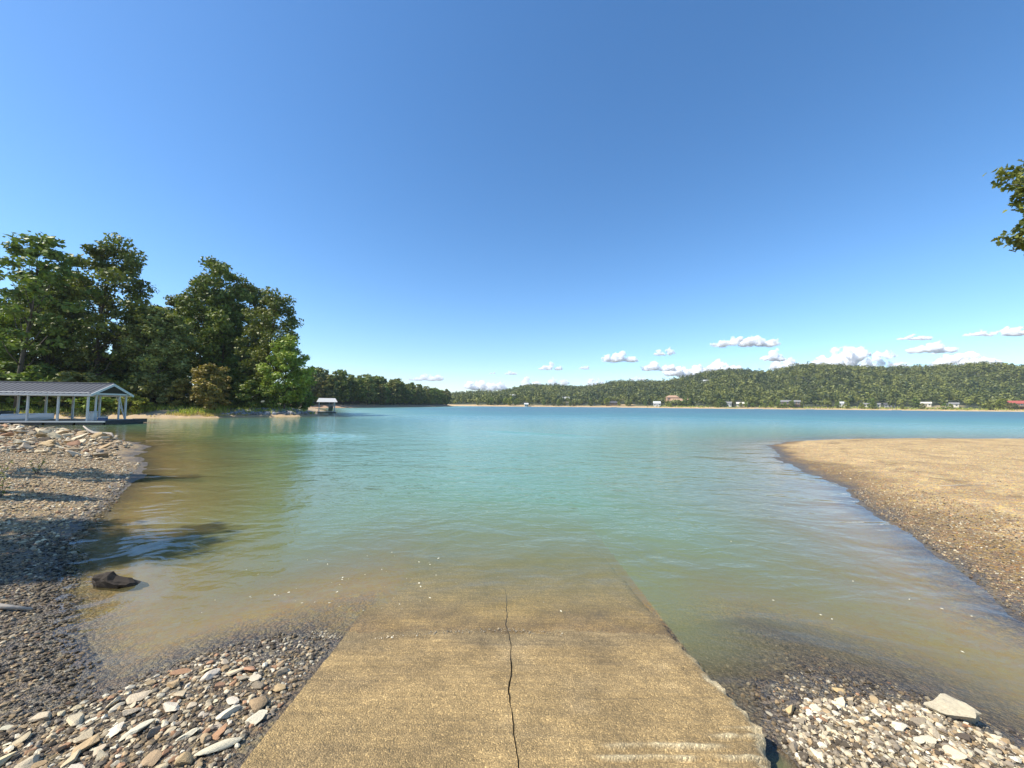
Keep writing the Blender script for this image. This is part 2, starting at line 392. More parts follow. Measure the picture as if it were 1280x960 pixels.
M = dict(ground=mat_ground(), water=mat_water(), stone=mat_stone('stone'), ramp=mat_ramp(),
    oak=mat_leaf('oak_leaf', (0.032, 0.050, 0.010), (0.108, 0.135, 0.026)),
    bright=mat_leaf('bright_leaf', (0.068, 0.092, 0.013), (0.165, 0.185, 0.030)),
    olive=mat_leaf('olive_leaf', (0.058, 0.066, 0.018), (0.145, 0.145, 0.042)),
    rusty=mat_leaf('rusty_leaf', (0.085, 0.082, 0.018), (0.19, 0.165, 0.035)),
    pine=mat_leaf('pine_needle', (0.022, 0.042, 0.016), (0.055, 0.080, 0.026), 0.15),
    wood=mat_leaf('far_leaf', (0.020, 0.038, 0.011), (0.100, 0.125, 0.028), 0.12),
    grass=mat_leaf('grass_blade', (0.10, 0.14, 0.025), (0.24, 0.24, 0.06), 0.35),
    drygrass=mat_leaf('dry_grass_blade', (0.22, 0.20, 0.07), (0.38, 0.32, 0.13), 0.3),
    bark=plain('bark', (0.085, 0.065, 0.048), 0.95, 0.4, 5.0, bump=0.6),
    drift=plain('driftwood', (0.36, 0.31, 0.25), 0.85, 0.3, 14.0, bump=0.4),
    white=plain('white_paint', (0.52, 0.52, 0.50), 0.45, 0.06, 2.0),
    roof=plain('grey_blue_metal', (0.040, 0.047, 0.062), 0.75, 0.1, 1.5, 0.0),
    deck=plain('weathered_deck', (0.34, 0.33, 0.31), 0.85, 0.2, 3.0),
    black=plain('black_float', (0.018, 0.018, 0.02), 0.55, 0.2, 3.0),
    boat=plain('gelcoat', (0.72, 0.72, 0.70), 0.25, 0.05, 2.0),
    navy=plain('blue_plastic', (0.03, 0.07, 0.16), 0.4, 0.1, 3.0),
    canvas=plain('dark_canvas', (0.03, 0.032, 0.04), 0.8, 0.2, 4.0),
    shingle=plain('grey_shingle', (0.20, 0.195, 0.19), 0.9, 0.2, 2.0),
    darkroof=plain('dark_shingle', (0.075, 0.075, 0.08), 0.9, 0.2, 2.0),
    redroof=plain('red_roof', (0.32, 0.075, 0.055), 0.7, 0.2, 2.0),
    cream=plain('cream_siding', (0.55, 0.51, 0.42), 0.8, 0.1, 2.0),
    greywall=plain('grey_siding', (0.26, 0.26, 0.25), 0.8, 0.1, 2.0),
    brown=plain('brown_siding', (0.16, 0.115, 0.075), 0.85, 0.15, 2.0),
    brick=plain('orange_brick', (0.40, 0.25, 0.16), 0.85, 0.2, 3.0),
    glass=plain('window_glass', (0.03, 0.04, 0.05), 0.12, 0.1, 2.0),
    foam=plain('pale_leaf', (0.72, 0.68, 0.52), 0.7, 0.15, 30.0))

# ------------------------------------------------------------------ the setting: ground and water
def wake(x, y):
    """two faint trains of boat wake, low rounded ridges on the open water"""
    w = np.zeros_like(x)
    t = np.clip((x+18)/7.0, 0, 1)
    q = y-(24.6+0.10*(x+15))
    env = np.exp(-((q/3.2)**2))*np.exp(-(((x+13.5)/3.8)**2))
    w += 0.045*env*np.cos(q*2*PI/1.15)
    yc = 33.5-0.62*(x+4.0)
    q2 = (y-yc)*0.85
    w += 0.09*np.exp(-((q2/0.7)**2))*np.exp(-(((x-1.6)/4.2)**4))
    return w
me = np_mesh('ground', np.stack([gx, gy, gz], 1), gf, {'col': col, 'peb': pebw, 'wet': wet}, True)
bmg = bmesh.new(); bmg.from_mesh(me); bmg.verts.ensure_lookup_table()
bmg.faces.new([bmg.verts[i] for i in range(g_na-1, -1, -1)]); bmg.to_mesh(me); bmg.free()
tag(link('ground', me, None, M['ground']), kind='structure')
wsel = np.hypot(gx, gy) < 1600
wz = wake(gx, gy)
keep = (gz[gf] < 0.12).any(1) & wsel[gf].all(1)
used = np.unique(gf[keep]); remap = np.full(len(gx), -1, np.int64); remap[used] = np.arange(len(used))
rampd = np.where((gx > ramp_left(gy)) & (gx < ramp_right(gy)) & (gy > 3.6) & (gy < 8.9), -ramp_z(gy), 1e9)
depth = np.maximum(np.minimum(-gz, rampd), 0)
chop = np.clip(0.35*sstep(-2, 9, gx+0.5*gy)*sstep(7, 24, gy)+sstep(-2, 22, gx+0.5*gy)*sstep(30, 130, np.hypot(gx, gy)), 0, 1)      # ruffled outside the lee of the point
wm = np_mesh('lake_water', np.stack([gx, gy, wz], 1)[used], remap[gf[keep]], {'depth': depth[used], 'chop': chop[used]}, True)
tag(link('lake_water', wm, None, M['water']), kind='structure')

# ------------------------------------------------------------------ concrete ramp, split by its long crack
def build_ramp():
    y0, y1, ny, nx = -2.6, 8.8, 1250, 120
    ys = np.linspace(y0, y1, ny)
    def crack(y):
        b = 0.055 - 0.045*(y-2.2) + 0.06*fbm(y*1.1, y*0+3.3, 41, 3) + 0.030*fbm(y*5, y*0+1.7, 43, 4)
        return b
    cw = (0.0035 + 0.0085*np.clip(0.55+1.3*fbm(ys*4.0, ys*0+7.7, 47, 3), 0.1, 1.3))*sstep(5.6, 3.9, ys)
    cw = np.maximum(cw, 0)
    V = []; F = []; base = 0; CC = []
    rough_r = 0.035*fbm(ys*9, ys*0+2.2, 51, 4)*sstep(4.2, 3.2, ys)
    for side in (0, 1):
        a = ramp_left(ys) + 0.006*fbm(ys*14, ys*0, 53, 3) if side == 0 else crack(ys)+cw/2
        b = crack(ys)-cw/2 if side == 0 else ramp_right(ys)+rough_r
        u = np.linspace(0, 1, nx)**(0.7 if side else 1.0)
        X = a[:, None]*(1-u)+b[:, None]*u; Y = np.repeat(ys[:, None], nx, 1)
        Z = ramp_z(Y)
        Z = Z + 0.010*fbm(X*1.5, Y*2.0, 61, 3) + 0.004*fbm(X*1.2, Y*24, 63, 2)*sstep(3.95, 3.5, Y)
        Z = Z + 0.006*fbm(X*18, Y*18, 67, 3)
        led = np.zeros_like(X)
        if side:                                  # worn ledges and the rounded, crumbled right-hand edge
            e = (b[:, None]-X)
            Z = Z - 0.05*np.exp(-e/0.02)*(0.6+fbm(X*0+1, Y*12, 71, 3)) - 0.012*sstep(0.12, 0, e)
            for (yc, x0, x1, w) in ((2.415, 0.62, 1.25, 0.020), (2.325, 0.55, 1.05, 0.016), (2.335, 1.2, 1.66, 0.018), (2.50, 1.30, 1.66, 0.02), (2.57, 1.42, 1.7, 0.012)):
                q = Y-(yc+0.02*fbm(X*5, X*0+yc, 73, 3))
                band = np.exp(-(q/w)**2)*sstep(x0-0.12, x0+0.1, X)*sstep(x1+0.12, x1-0.08, X)*np.clip(0.8+1.5*fbm(X*9, Y*9, 75, 3), 0, 1.3)
                led = np.maximum(led, np.clip(band, 0, 1)); Z = Z + 0.010*band - 0.014*np.exp(-((q+w*1.4)/(w*0.6))**2)*(band > 0.02)
            led = np.maximum(led, sstep(0.075, 0.02, e+0.08*fbm(X*14, Y*9, 77, 3))*sstep(3.75, 3.0, Y))
        cc = np.tile(np.array([0.345, 0.235, 0.098]), (X.size, 1))
        fx, fy = X.ravel(), Y.ravel()
        nn = fbm(fx*1.3, fy*3.0, 81, 4)
        cc = mixc(cc, sstep(0.0, 0.5, nn)*0.5, (0.21, 0.148, 0.072))
        cc = mixc(cc, sstep(0.05, 0.5, fbm(fx*2, fy*2, 83, 4))*0.45, (0.40, 0.29, 0.145))
        cc = mixc(cc, sstep(3.45, 3.75, fy+0.35*nn)*0.55, (0.22, 0.165, 0.085))
        cc = mixc(cc, sstep(3.8, 4.7, fy+0.5*nn), (0.42, 0.31, 0.13))
        cc = mixc(cc, led.ravel()*0.8, (0.60, 0.49, 0.29))
        i = np.arange(ny-1)[:, None]*nx; j = np.arange(nx-1)[None, :]
        F.append((np.stack([i+j, i+j+1, i+nx+j+1, i+nx+j], -1).reshape(-1, 4))+base)
        top = np.stack([fx, fy, Z.ravel()], 1); V.append(top); CC.append(cc); base += len(top)
        # skirts down both long edges and the lower end
        for edge in ('L', 'R'):
            xi = X[:, 0] if edge == 'L' else X[:, -1]; zi = Z[:, 0] if edge == 'L' else Z[:, -1]
            gap = 0.004 if edge == 'L' else -0.004
            under = (0.03 if (side == 1 and edge == 'R') else 0.0)
            lo = np.stack([xi-under, ys, zi-0.15], 1); hi = np.stack([xi, ys, zi], 1)
            V.append(hi); V.append(lo)
            jj = np.arange(ny-1); q = np.stack([base+jj, base+jj+1, base+ny+jj+1, base+ny+jj], 1)
            F.append(q if edge == 'R' else q[:, ::-1])
            ec = np.tile(np.array([0.34, 0.27, 0.16]) if (edge == 'R') == bool(side) else np.array([0.07, 0.055, 0.035]), (2*ny, 1)); CC.append(ec)
            base += 2*ny
    me = np_mesh('boat_ramp', np.concatenate(V), np.concatenate(F), {'col': np.concatenate(CC)}, True)
    o = link('boat_ramp', me, None, M['ramp'])
    tag(o, 'tan exposed aggregate concrete boat ramp with a long crack running into the lake', 'boat ramp')
build_ramp()

# ------------------------------------------------------------------ stones
def ico(sub):
    bm = bmesh.new(); bmesh.ops.create_icosphere(bm, subdivisions=sub, radius=1.0)
    v = np.array([p.co[:] for p in bm.verts]); f = np.array([[q.index for q in p.verts] for p in bm.faces]); bm.free()
    return v, f
ICO1, ICO2, ICO3 = ico(1), ico(2), ico(3)
def stone_shape(seed, base, flat=0.55, cuts=7, longish=1.0):
    g = np.random.default_rng(seed); v, f = base; v = v.copy()
    for _ in range(cuts):
        n = g.normal(size=3); n /= np.linalg.norm(n); d = g.uniform(0.38, 0.80)
        k = v@n; v = np.where((k > d)[:, None], v-(k-d)[:, None]*n[None, :], v)
    v += 0.05*(np.stack([vnoise(v[:, 0]*3+seed, v[:, 1]*3, 1), vnoise(v[:, 1]*3+seed, v[:, 2]*3, 2), vnoise(v[:, 2]*3+seed, v[:, 0]*3, 3)], 1))*2
    v *= np.array([g.uniform(0.9, 1.25)*longish, g.uniform(0.65, 0.9), flat*g.uniform(0.75, 1.15)])
    return v, f
STONE_C = {'pale': (0.56, 0.46, 0.30), 'grey': (0.29, 0.235, 0.165), 'tan': (0.40, 0.285, 0.155), 'rust': (0.42, 0.235, 0.125), 'dark': (0.095, 0.072, 0.046), 'white': (0.66, 0.585, 0.43)}
def stone_mesh(name, seed, colour, base=ICO3, flat=0.55, longish=1.0, cuts=7):
    v, f = stone_shape(seed, base, flat, cuts, longish)
    return np_mesh(name, v, f, {'col': np.tile(np.array(STONE_C[colour]), (len(v), 1))}, False)
def in_poly(poly, x, y): return sdist(poly, x, y) > 0
def mats(me, m): me.materials.append(m); return me

COBBLE = {c: [mats(stone_mesh('cobble', 100+17*i+len(c)*7, c, ICO3, [0.5, 0.42, 0.62, 0.36][i % 4], [1.0, 1.25, 1.0, 1.4][i % 4], 15), M['stone']) for i in range(4)] for c in STONE_C}
def scatter(poly, n, rmin, rmax, pw, taken, g, gap=0.8, tries=40):
    """dart throwing, largest first"""
    xs = [p[0] for p in poly]; ys = [p[1] for p in poly]
    rs = np.sort(rmin+(rmax-rmin)*g.random(n)**pw)[::-1]; out = []
    for r in rs:
        px_ = g.uniform(min(xs), max(xs), tries); py_ = g.uniform(min(ys), max(ys), tries)
        ok = in_poly(poly, px_, py_)
        for x, y in zip(px_[ok], py_[ok]):
            if taken:
                T = np.array(taken)
                if ((T[:, 0]-x)**2+(T[:, 1]-y)**2 < ((T[:, 2]+r)*gap)**2).any(): continue
            taken.append((x, y, r)); out.append((x, y, r)); break
    return out
def tzs(pts):
    a = np.array([(p[0], p[1]) for p in pts]); return terrain(a[:, 0], a[:, 1])
def put_stones(name, pts, cols, wts, label, group, g, cat='rock', sink=0.25):
    zs = tzs(pts)
    for (x, y, r), z in zip(pts, zs):
        c = g.choice(cols, p=wts); me = COBBLE[c][int(g.integers(4))]
        o = bpy.data.objects.new(name, me); C.objects.link(o)
        o.scale = (r, r*g.uniform(0.85, 1.15), r*g.uniform(0.8, 1.2))
        o.rotation_euler = (g.normal(0, 0.22), g.normal(0, 0.22), g.uniform(0, 2*PI))
        o.location = (x, y, z+r*sink)
        v = g.uniform(0.85, 1.15); o.color = (v, v*g.uniform(0.96, 1.02), v*g.uniform(0.92, 1.03), 1)
        tag(o, label(c), cat, group)

g = np.random.default_rng(21)
taken = []
SPIT = [(-1.62,3.70),(-2.15,3.78),(-2.7,3.5),(-3.0,3.12),(-3.1,2.8),(-3.6,2.5),(-3.6,1.9),(-2.2,1.9),(-1.53,2.0)]
SPIT_IN = [(-1.75,3.2),(-2.3,3.42),(-2.75,3.2),(-3.05,2.9),(-3.5,2.45),(-3.5,1.95),(-2.0,1.95),(-1.62,2.2),(-1.6,2.6)]
RIGHT = [(1.86,2.72),(2.2,2.95),(2.7,2.98),(3.1,2.86),(3.3,2.6),(3.7,2.2),(3.7,1.9),(1.7,1.95),(1.68,2.3)]
# single stones the eye picks out, placed first
def special(name, x, y, sc, rot, colour, seed, label, sink=0.25, flat=0.55, cuts=7, tint=(1, 1, 1), longish=1.0, rough=0.0):
    me = mats(stone_mesh(name, seed, colour, ICO3, flat, longish, cuts), M['stone'])
    if rough:
        for v in me.vertices:
            q = np.array(v.co); k = 1+rough*(fbm(q[:1]*2.1+q[2]*1.7+seed, q[1:2]*2.1-q[2], 7, 4)[0])
            v.co = v.co*float(k)
    o = bpy.data.objects.new(name, me); C.objects.link(o); o.scale = sc; o.rotation_euler = rot
    o.color = (*tint, 1)
    o.location = (x, y, tz(x, y)+sc[2]*sink); taken.append((x, y, max(sc[0], sc[1])*0.9)); return tag(o, label, 'rock')
special('boulder', 3.11, 2.83, (0.150, 0.105, 0.135), (0.05, 0.16, R(-32)), 'pale', 905, 'large oblong pale boulder at the water edge right of the ramp', 0.42, 0.72, 10, (0.80, 0.84, 0.90), 1.05, 0.3)
special('boulder', -4.72, 4.72, (0.22, 0.17, 0.20), (0.1, 0.2, R(10)), 'dark', 950, 'dark wet boulder standing in shallow water off the left bank', 0.30, 0.75, 7, (0.32, 0.28, 0.25), 1.1, 0.75)
special('cobble', 2.0, 2.86, (0.05, 0.042, 0.045), (0, 0, 0.4), 'tan', 911, 'round yellowish cobble alone on dark wet gravel near the ramp edge', 0.35, 0.7, 8, (1.35, 1.35, 1.2))
special('cobble', 2.52, 3.06, (0.05, 0.035, 0.04), (0, 0.1, -0.3), 'tan', 915, 'pointed yellowish cobble at the waterline right of the ramp', 0.35, 0.7, 6, (1.35, 1.35, 1.2))
special('cobble', -1.70, 2.38, (0.11, 0.045, 0.04), (0, 0, R(35)), 'white', 919, 'long pale cobble lying against the left edge of the ramp', 0.3, 0.6, 8, (0.95, 0.95, 0.9), 1.25)
special('cobble', -1.86, 2.66, (0.075, 0.045, 0.05), (0, 0.2, R(50)), 'white', 923, 'white teardrop cobble on dark gravel left of the ramp', 0.3, 0.6, 7)
special('cobble', -2.62, 3.18, (0.07, 0.05, 0.045), (0, 0.1, 0.2), 'rust', 927, 'rust orange cobble at the upper edge of the left stone heap', 0.3, 0.6, 8)

names = {'pale': 'cream', 'grey': 'grey', 'tan': 'tan', 'rust': 'rust coloured', 'dark': 'dark brown', 'white': 'whitish'}
left_pts = scatter(SPIT_IN, 172, 0.020, 0.082, 2.0, taken, g, 0.72)
put_stones('cobble', left_pts, list(STONE_C), [0.42, 0.10, 0.19, 0.05, 0.02, 0.22],
           lambda c: f'{names[c]} cobble in the loose stone heap left of the ramp', 'cobbles left of the ramp', g)
right_pts = scatter(RIGHT, 118, 0.018, 0.062, 2.2, taken, g, 0.74)
put_stones('cobble', right_pts, list(STONE_C), [0.30, 0.30, 0.14, 0.02, 0.08, 0.16],
           lambda c: f'{names[c]} cobble in the white stone bed right of the ramp', 'cobbles right of the ramp', g)
BANK = [(-40,31.2),(-29,25.6),(-22.6,21.9),(-18.4,18.9),(-15.9,15.6),(-13.6,13.6),(-19,13.5),(-26,17.2),(-33,22.5),(-42,30)]
taken_b = []
bank_pts = scatter(BANK, 290, 0.10, 0.36, 1.9, taken_b, g, 0.62)
put_stones('slab_rock', bank_pts, list(STONE_C), [0.30, 0.16, 0.40, 0.06, 0.05, 0.03],
           lambda c: f'flat {names[c]} slab rock on the rubble bank below the boat dock', 'slab rocks on the left bank', g, 'rock', 0.3)

# everything finer is one mass of gravel
def gravel(name, zones, label):
    shapes = [stone_shape(300+i, ICO1, [0.6, 0.45, 0.75][i % 3], 4) for i in range(9)]
    V, F, CC = [], [], []; base = 0
    for poly, n, r0, r1, cols, wts, val, zmin in zones:
        xs = [p[0] for p in poly]; ys = [p[1] for p in poly]
        x = g.uniform(min(xs), max(xs), n*4); y = g.uniform(min(ys), max(ys), n*4)
        k = in_poly(poly, x, y)
        k &= ~((x > ramp_left(y)-0.01) & (x < ramp_right(y)+0.02)) | (zmin < -5)
        x, y = x[k][:n], y[k][:n]; z = ramp_z(y)+0.004 if zmin < -5 else terrain(x, y); k = z > zmin; x, y, z = x[k], y[k], z[k]
        r = r0+(r1-r0)*g.random(len(x))**3
        cl = np.array([STONE_C[c] for c in cols])[g.choice(len(cols), len(x), p=np.array(wts)/sum(wts))]*(val*g.uniform(0.65, 1.3, len(x)))[:, None]
        cl = np.where((z < 0.015)[:, None], cl*0.55, cl)                       # wet stones are darker
        which = g.integers(len(shapes), size=len(x)); a = g.uniform(0, 2*PI, len(x))
        for s, (sv, sf) in enumerate(shapes):
            q = np.where(which == s)[0]
            if not len(q): continue
            ca, sa = np.cos(a[q])[:, None], np.sin(a[q])[:, None]
            P = np.stack([sv[None, :, 0]*ca-sv[None, :, 1]*sa, sv[None, :, 0]*sa+sv[None, :, 1]*ca, np.repeat(sv[None, :, 2], len(q), 0)], -1)*r[q][:, None, None]
            P += np.stack([x[q], y[q], z[q]+r[q]*0.25], 1)[:, None, :]
            V.append(P.reshape(-1, 3)); CC.append(np.repeat(cl[q], len(sv), 0))
            F.append((sf[None]+(base+np.arange(len(q))*len(sv))[:, None, None]).reshape(-1, 3)); base += len(q)*len(sv)
    me = np_mesh(name, np.concatenate(V), np.concatenate(F), {'col': np.concatenate(CC)})
    o = link(name, me, None, M['stone']); return tag(o, label, 'gravel', None, 'stuff')
ALLC = list(STONE_C)
LOWBANK = [(-3.0,2.9),(-3.4,3.3),(-4.1,4.0),(-4.8,4.6),(-5.6,5.2),(-6.6,6.2),(-8,6.4),(-6,3.6),(-4.4,1.9),(-3.2,1.9)]
MIDBANK = [(-5.6,5.3),(-6.6,6.0),(-7.4,7.0),(-8.5,8.4),(-10.8,11),(-13,13.6),(-19,13.8),(-14,10),(-9,6.3)]
BARNEAR = [(5.4,4.2),(5.7,4.7),(6.3,5.6),(6.9,6.7),(7.7,8.3),(9,10.4),(10.4,10.4),(9,6.0),(6.4,3.8)]
BARMID = [(6.5,4.5),(8.5,8),(10.0,11.5),(11.2,14.5),(14,20),(22,24),(26,19),(14,9)]
gravel('gravel', [
    (SPIT_IN, 420, 0.016, 0.034, ALLC, [0.34, 0.12, 0.22, 0.08, 0.06, 0.18], 0.95, -0.1),
    (RIGHT, 420, 0.014, 0.030, ALLC, [0.28, 0.30, 0.14, 0.02, 0.12, 0.14], 0.9, -0.05),
    (SPIT, 4200, 0.006, 0.028, ALLC, [0.22, 0.22, 0.24, 0.05, 0.16, 0.11], 0.8, -0.02),
    (RIGHT, 4200, 0.006, 0.030, ALLC, [0.28, 0.22, 0.16, 0.02, 0.12, 0.20], 0.95, -0.10),
    ([(1.72,2.5),(1.85,3.1),(2.5,3.35),(3.15,3.15),(3.5,2.7),(3.2,2.4)], 420, 0.008, 0.026, ALLC, [0.34, 0.28, 0.14, 0.02, 0.10, 0.12], 0.85, -0.05),
    (SHELF, 1700, 0.006, 0.024, ALLC, [0.10, 0.36, 0.18, 0.04, 0.28, 0.04], 0.62, -0.2),
    (LOWBANK, 13000, 0.005, 0.028, ALLC, [0.10, 0.14, 0.40, 0.02, 0.32, 0.02], 0.72, -0.015),
    (MIDBANK, 13000, 0.007, 0.042, ALLC, [0.26, 0.08, 0.48, 0.03, 0.12, 0.03], 1.1, -0.05),
    (BANK, 6000, 0.025, 0.12, ALLC, [0.30, 0.14, 0.42, 0.04, 0.06, 0.04], 1.0, -0.05),
    (BARNEAR, 13000, 0.004, 0.022, ALLC, [0.16, 0.02, 0.52, 0.06, 0.18, 0.06], 0.75, -0.03),
    (BARMID, 4500, 0.005, 0.024, ALLC, [0.24, 0.02, 0.58, 0.04, 0.06, 0.06], 0.95, 0.05),
    ([(-1.25,3.66),(-0.6,3.80),(0.0,3.84),(0.55,3.76),(0.5,3.83),(0.0,3.92),(-0.6,3.87),(-1.25,3.72)], 260, 0.003, 0.012, ALLC, [0.45, 0.05, 0.1, 0, 0, 0.4], 1.0, -9),
    ([(-1.9,3.78),(-1.6,3.70),(-1.58,3.8),(-1.9,3.88)], 160, 0.006, 0.02, ALLC, [0.4, 0.1, 0.1, 0, 0, 0.4], 1.0, -0.1),
    ], 'mixed gravel and pebbles covering the banks beside the ramp and the sand bar')

# ------------------------------------------------------------------ driftwood, floating leaves
def stick(name, pts, rad, label):
    o = MB().tube(pts, rad, 8).build(name, M['drift'], None, smooth=True); return tag(o, label, 'driftwood')
zl = tz(-21.8, 20.6)
stick('driftwood_log', [(-23.3,21.0,zl+0.62),(-22.8,20.8,zl+0.42),(-22.3,20.6,zl+0.30),(-21.7,20.5,zl+0.27),(-21.2,20.45,zl+0.26),(-20.8,20.2,zl+0.12)], [0.03,0.05,0.065,0.075,0.07,0.03],
      'grey driftwood log lying on the tip of the rubble bank')
stick('driftwood_stick', [(-5.9,4.2,tz(-5.9,4.2)+0.04),(-5.3,4.06,tz(-5.3,4.06)+0.05),(-4.95,4.1,tz(-4.95,4.1)+0.03)], [0.02,0.028,0.012],
      'pale driftwood stick on the dark gravel of the left bank')
stick('driftwood_stick', [(10.9,9.9,tz(10.9,9.9)+0.02),(11.15,9.75,tz(11.15,9.75)+0.05),(11.4,9.85,tz(11.4,9.85)+0.03),(11.75,9.55,tz(11.75,9.55)+0.06)], [0.008,0.014,0.012,0.004], 'thin crooked driftwood stick on the sand bar')
def fleck_mesh(seed):
    gg = np.random.default_rng(seed); k = 7
    a = np.sort(gg.uniform(0, 2*PI, k)); rr = gg.uniform(0.6, 1.0, k)
    b = MB(); top = [(math.cos(t)*q, math.sin(t)*q*0.5, 0.10+0.12*math.sin(3*t)) for t, q in zip(a, rr)]; bot = [(x, y, -0.05) for x, y, z in top]
    b.add(top+bot, [tuple(range(k)), tuple(range(2*k-1, k-1, -1))]+[(i, k+i, k+(i+1) % k, (i+1) % k) for i in range(k)])
    me = b.mesh('floating_leaf'); me.materials.append(M['foam']); return me
FL = [fleck_mesh(s) for s in range(5)]
def leaf_fleck(x, y, s, label, group):
    o = bpy.data.objects.new('floating_leaf', FL[int(g.integers(5))]); C.objects.link(o)
    o.location = (x, y, 0.004); o.scale = (s, s, s*0.5); o.rotation_euler = (0, 0, g.uniform(0, PI)); tag(o, label, 'leaf', group)
for i in range(64):
    x = g.normal(-1.75, 0.95); y = 4.85+g.normal(0, 0.6)-0.10*(x+1.75)
    if y < 4.0 or terrain(np.array([x]), np.array([y]))[0] > -0.02: continue
    leaf_fleck(x, y, 0.007+0.021*g.random()**3, 'pale leaf scrap floating on the shallows left of the ramp', 'leaf scraps floating left of the ramp')
for (x, y) in [(3.0,4.5),(3.3,4.2),(3.35,4.12),(4.6,4.55),(4.75,4.35),(4.9,4.2),(5.2,3.9),(4.35,5.0),(5.0,3.6),(4.1,3.6),(3.6,6.4),(6.1,8.7),(4.3,2.9)]:
    leaf_fleck(x, y, 0.017, 'pale leaf scrap floating between the ramp and the sand bar', 'leaf scraps floating off the sand bar')

# ------------------------------------------------------------------ trees
def leaf_quads(cen, size, g, var, aspect=0.62, up=0.6, out=None, outw=1.6):
    n = len(cen); a = g.normal(size=(n, 3)); a[:, 2] *= 0.6; a /= np.linalg.norm(a, axis=1)[:, None]
    nrm = g.normal(size=(n, 3)); nrm[:, 2] += up*(2 if out is None else 1.2)
    if out is not None: nrm += out*outw
    b = np.cross(nrm, a); b /= np.linalg.norm(b, axis=1)[:, None]+1e-9
    s = size*g.uniform(0.6, 1.35, n); a = a*s[:, None]; b = b*(s*aspect)[:, None]
    v = np.stack([cen-a, cen+b*0.9-a*0.1, cen+a, cen-b*0.9+a*0.1], 1).reshape(-1, 3)
    return v, np.arange(4*n).reshape(n, 4), np.repeat(var, 4)

def make_tree_mesh(seed, h, w, leaf, nclump, nleaf, shape='oak', base=0.22, trunk=0.30, lean=0.0):
    """trunk with limbs, and a crown of leaf sprays gathered in clumps at the limb ends"""
    g = np.random.default_rng(seed); tr = MB()
    tip = np.array([lean*h, g.normal(0, 0.02)*h, h*0.9])
    def axis(t): return np.array([tip[0]*t**1.4+0.02*h*math.sin(t*5+seed), tip[1]*t+0.015*h*math.sin(t*4+seed*2), tip[2]*t])
    tr.tube([axis(t) for t in np.linspace(0, 1, 9)], [trunk*(1.35 if i == 0 else 1)*(1-0.88*i/8) for i in range(9)], 8)
    lob = g.uniform(0.62, 1.12, 8)                    # uneven outline, lobe by lobe
    def radius(t, az):
        if shape == 'oak': r = math.sin(PI*min(max((t-base*0.7)/(1.04-base*0.7), 0), 1)**0.85)**0.62
        elif shape == 'pine': r = max(0, (1-t)/(1-base))**0.8 if t > base else 0
        else: r = math.sin(PI*min(max((t+0.12)/1.16, 0), 1))**0.5
        k = (az/(2*PI)*8+t*3) % 8; i = int(k); f = k-i
        return r*(lob[i]*(1-f)+lob[(i+1) % 8]*f)*w/2
    cen, rad = [], []
    for i in range(nclump):
        t = base+(1.0-base)*((i+0.5)/nclump)**0.85*0.99; az = i*2.39996+g.normal(0, 0.35)
        rr = radius(t, az)*(g.uniform(0.55, 1.0) if i % 4 else g.uniform(0.1, 0.5))
        c = axis(min(t, 1)/0.92 if t < 0.9 else 1.0)*np.array([1, 1, 0])+np.array([math.cos(az)*rr, math.sin(az)*rr, t*h+g.normal(0, 0.02*h)])
        cen.append(c); rad.append(w*g.uniform(0.075, 0.15)*(0.75 if shape == 'pine' else 1))
        if i % 2 == 0 and t < 0.93 and h > 3:
            t0 = max(0.10, (t*0.82 if shape == 'oak' else t)/0.9-0.08); p0 = axis(min(t0, 0.97)); mid = p0*0.45+c*0.55+np.array([0, 0, -0.02*h])
            q = trunk*(0.42-0.25*t0)
            tr.tube([p0, mid, c], [q, q*0.6, q*0.18], 5)
    cen = np.array(cen); rad = np.array(rad)
    k = g.integers(nclump, size=nleaf); d = g.normal(size=(nleaf, 3)); d /= np.linalg.norm(d, axis=1)[:, None]
    du = d.copy(); d *= (g.random(nleaf)**0.5*1.1)[:, None]; d[:, 2] *= 0.62
    p = cen[k]+d*rad[k][:, None]
    p[:, 2] = np.maximum(p[:, 2], 0.05*h)
    cv = g.random(nclump); var = np.clip(0.55*cv[k]+0.5*g.random(nleaf)-0.05, 0, 1)
    return tr, leaf_quads(p, leaf, g, var, out=du)

TREE_LIB = {}
def tree_proto(key, mat, **kw):
    tr, (v, f, a) = make_tree_mesh(**kw)
    tm = tr.mesh('trunk', smooth=True); tm.materials.append(M['bark'])
    cm = np_mesh('crown', v, f, {'var': a}); cm.materials.append(M[mat])
    TREE_LIB[key] = (tm, cm, kw['h'])
def plant(name, key, x, y, h, label, cat='tree', group=None, rz=None, wide=1.0, sink=0.1, z=None):
    tm, cm, h0 = TREE_LIB[key]; s = h/h0
    o = empty(name, (x, y, (tz(x, y) if z is None else z)-sink), g.uniform(0, 2*PI) if rz is None else rz, label, cat, group)
    o.scale = (s*wide, s*wide, s)
    t = link('trunk' if cat == 'tree' else 'stem', tm, o); c = link('crown' if cat == 'tree' else 'foliage', cm, o)
    return o
for i in range(4): tree_proto(f'oak{i}', 'oak', seed=40+i, h=20, w=[12, 10.5, 13, 9][i], leaf=0.255, nclump=[66, 58, 70, 62][i], nleaf=11200, base=[0.24, 0.28, 0.18, 0.2][i], trunk=0.32, lean=[0.03, -0.02, 0.05, 0][i])
tree_proto('thin0', 'oak', seed=61, h=20, w=9.0, leaf=0.28, nclump=46, nleaf=4600, base=0.34, trunk=0.26, lean=0.03)
for i in range(2): tree_proto(f'bright{i}', 'bright', seed=70+i, h=12, w=9.5, leaf=0.235, nclump=66, nleaf=10500, base=0.10, trunk=0.18)
for i in range(2): tree_proto(f'olive{i}', 'olive', seed=80+i, h=14, w=9.5, leaf=0.225, nclump=70, nleaf=10500, base=0.12, trunk=0.2)
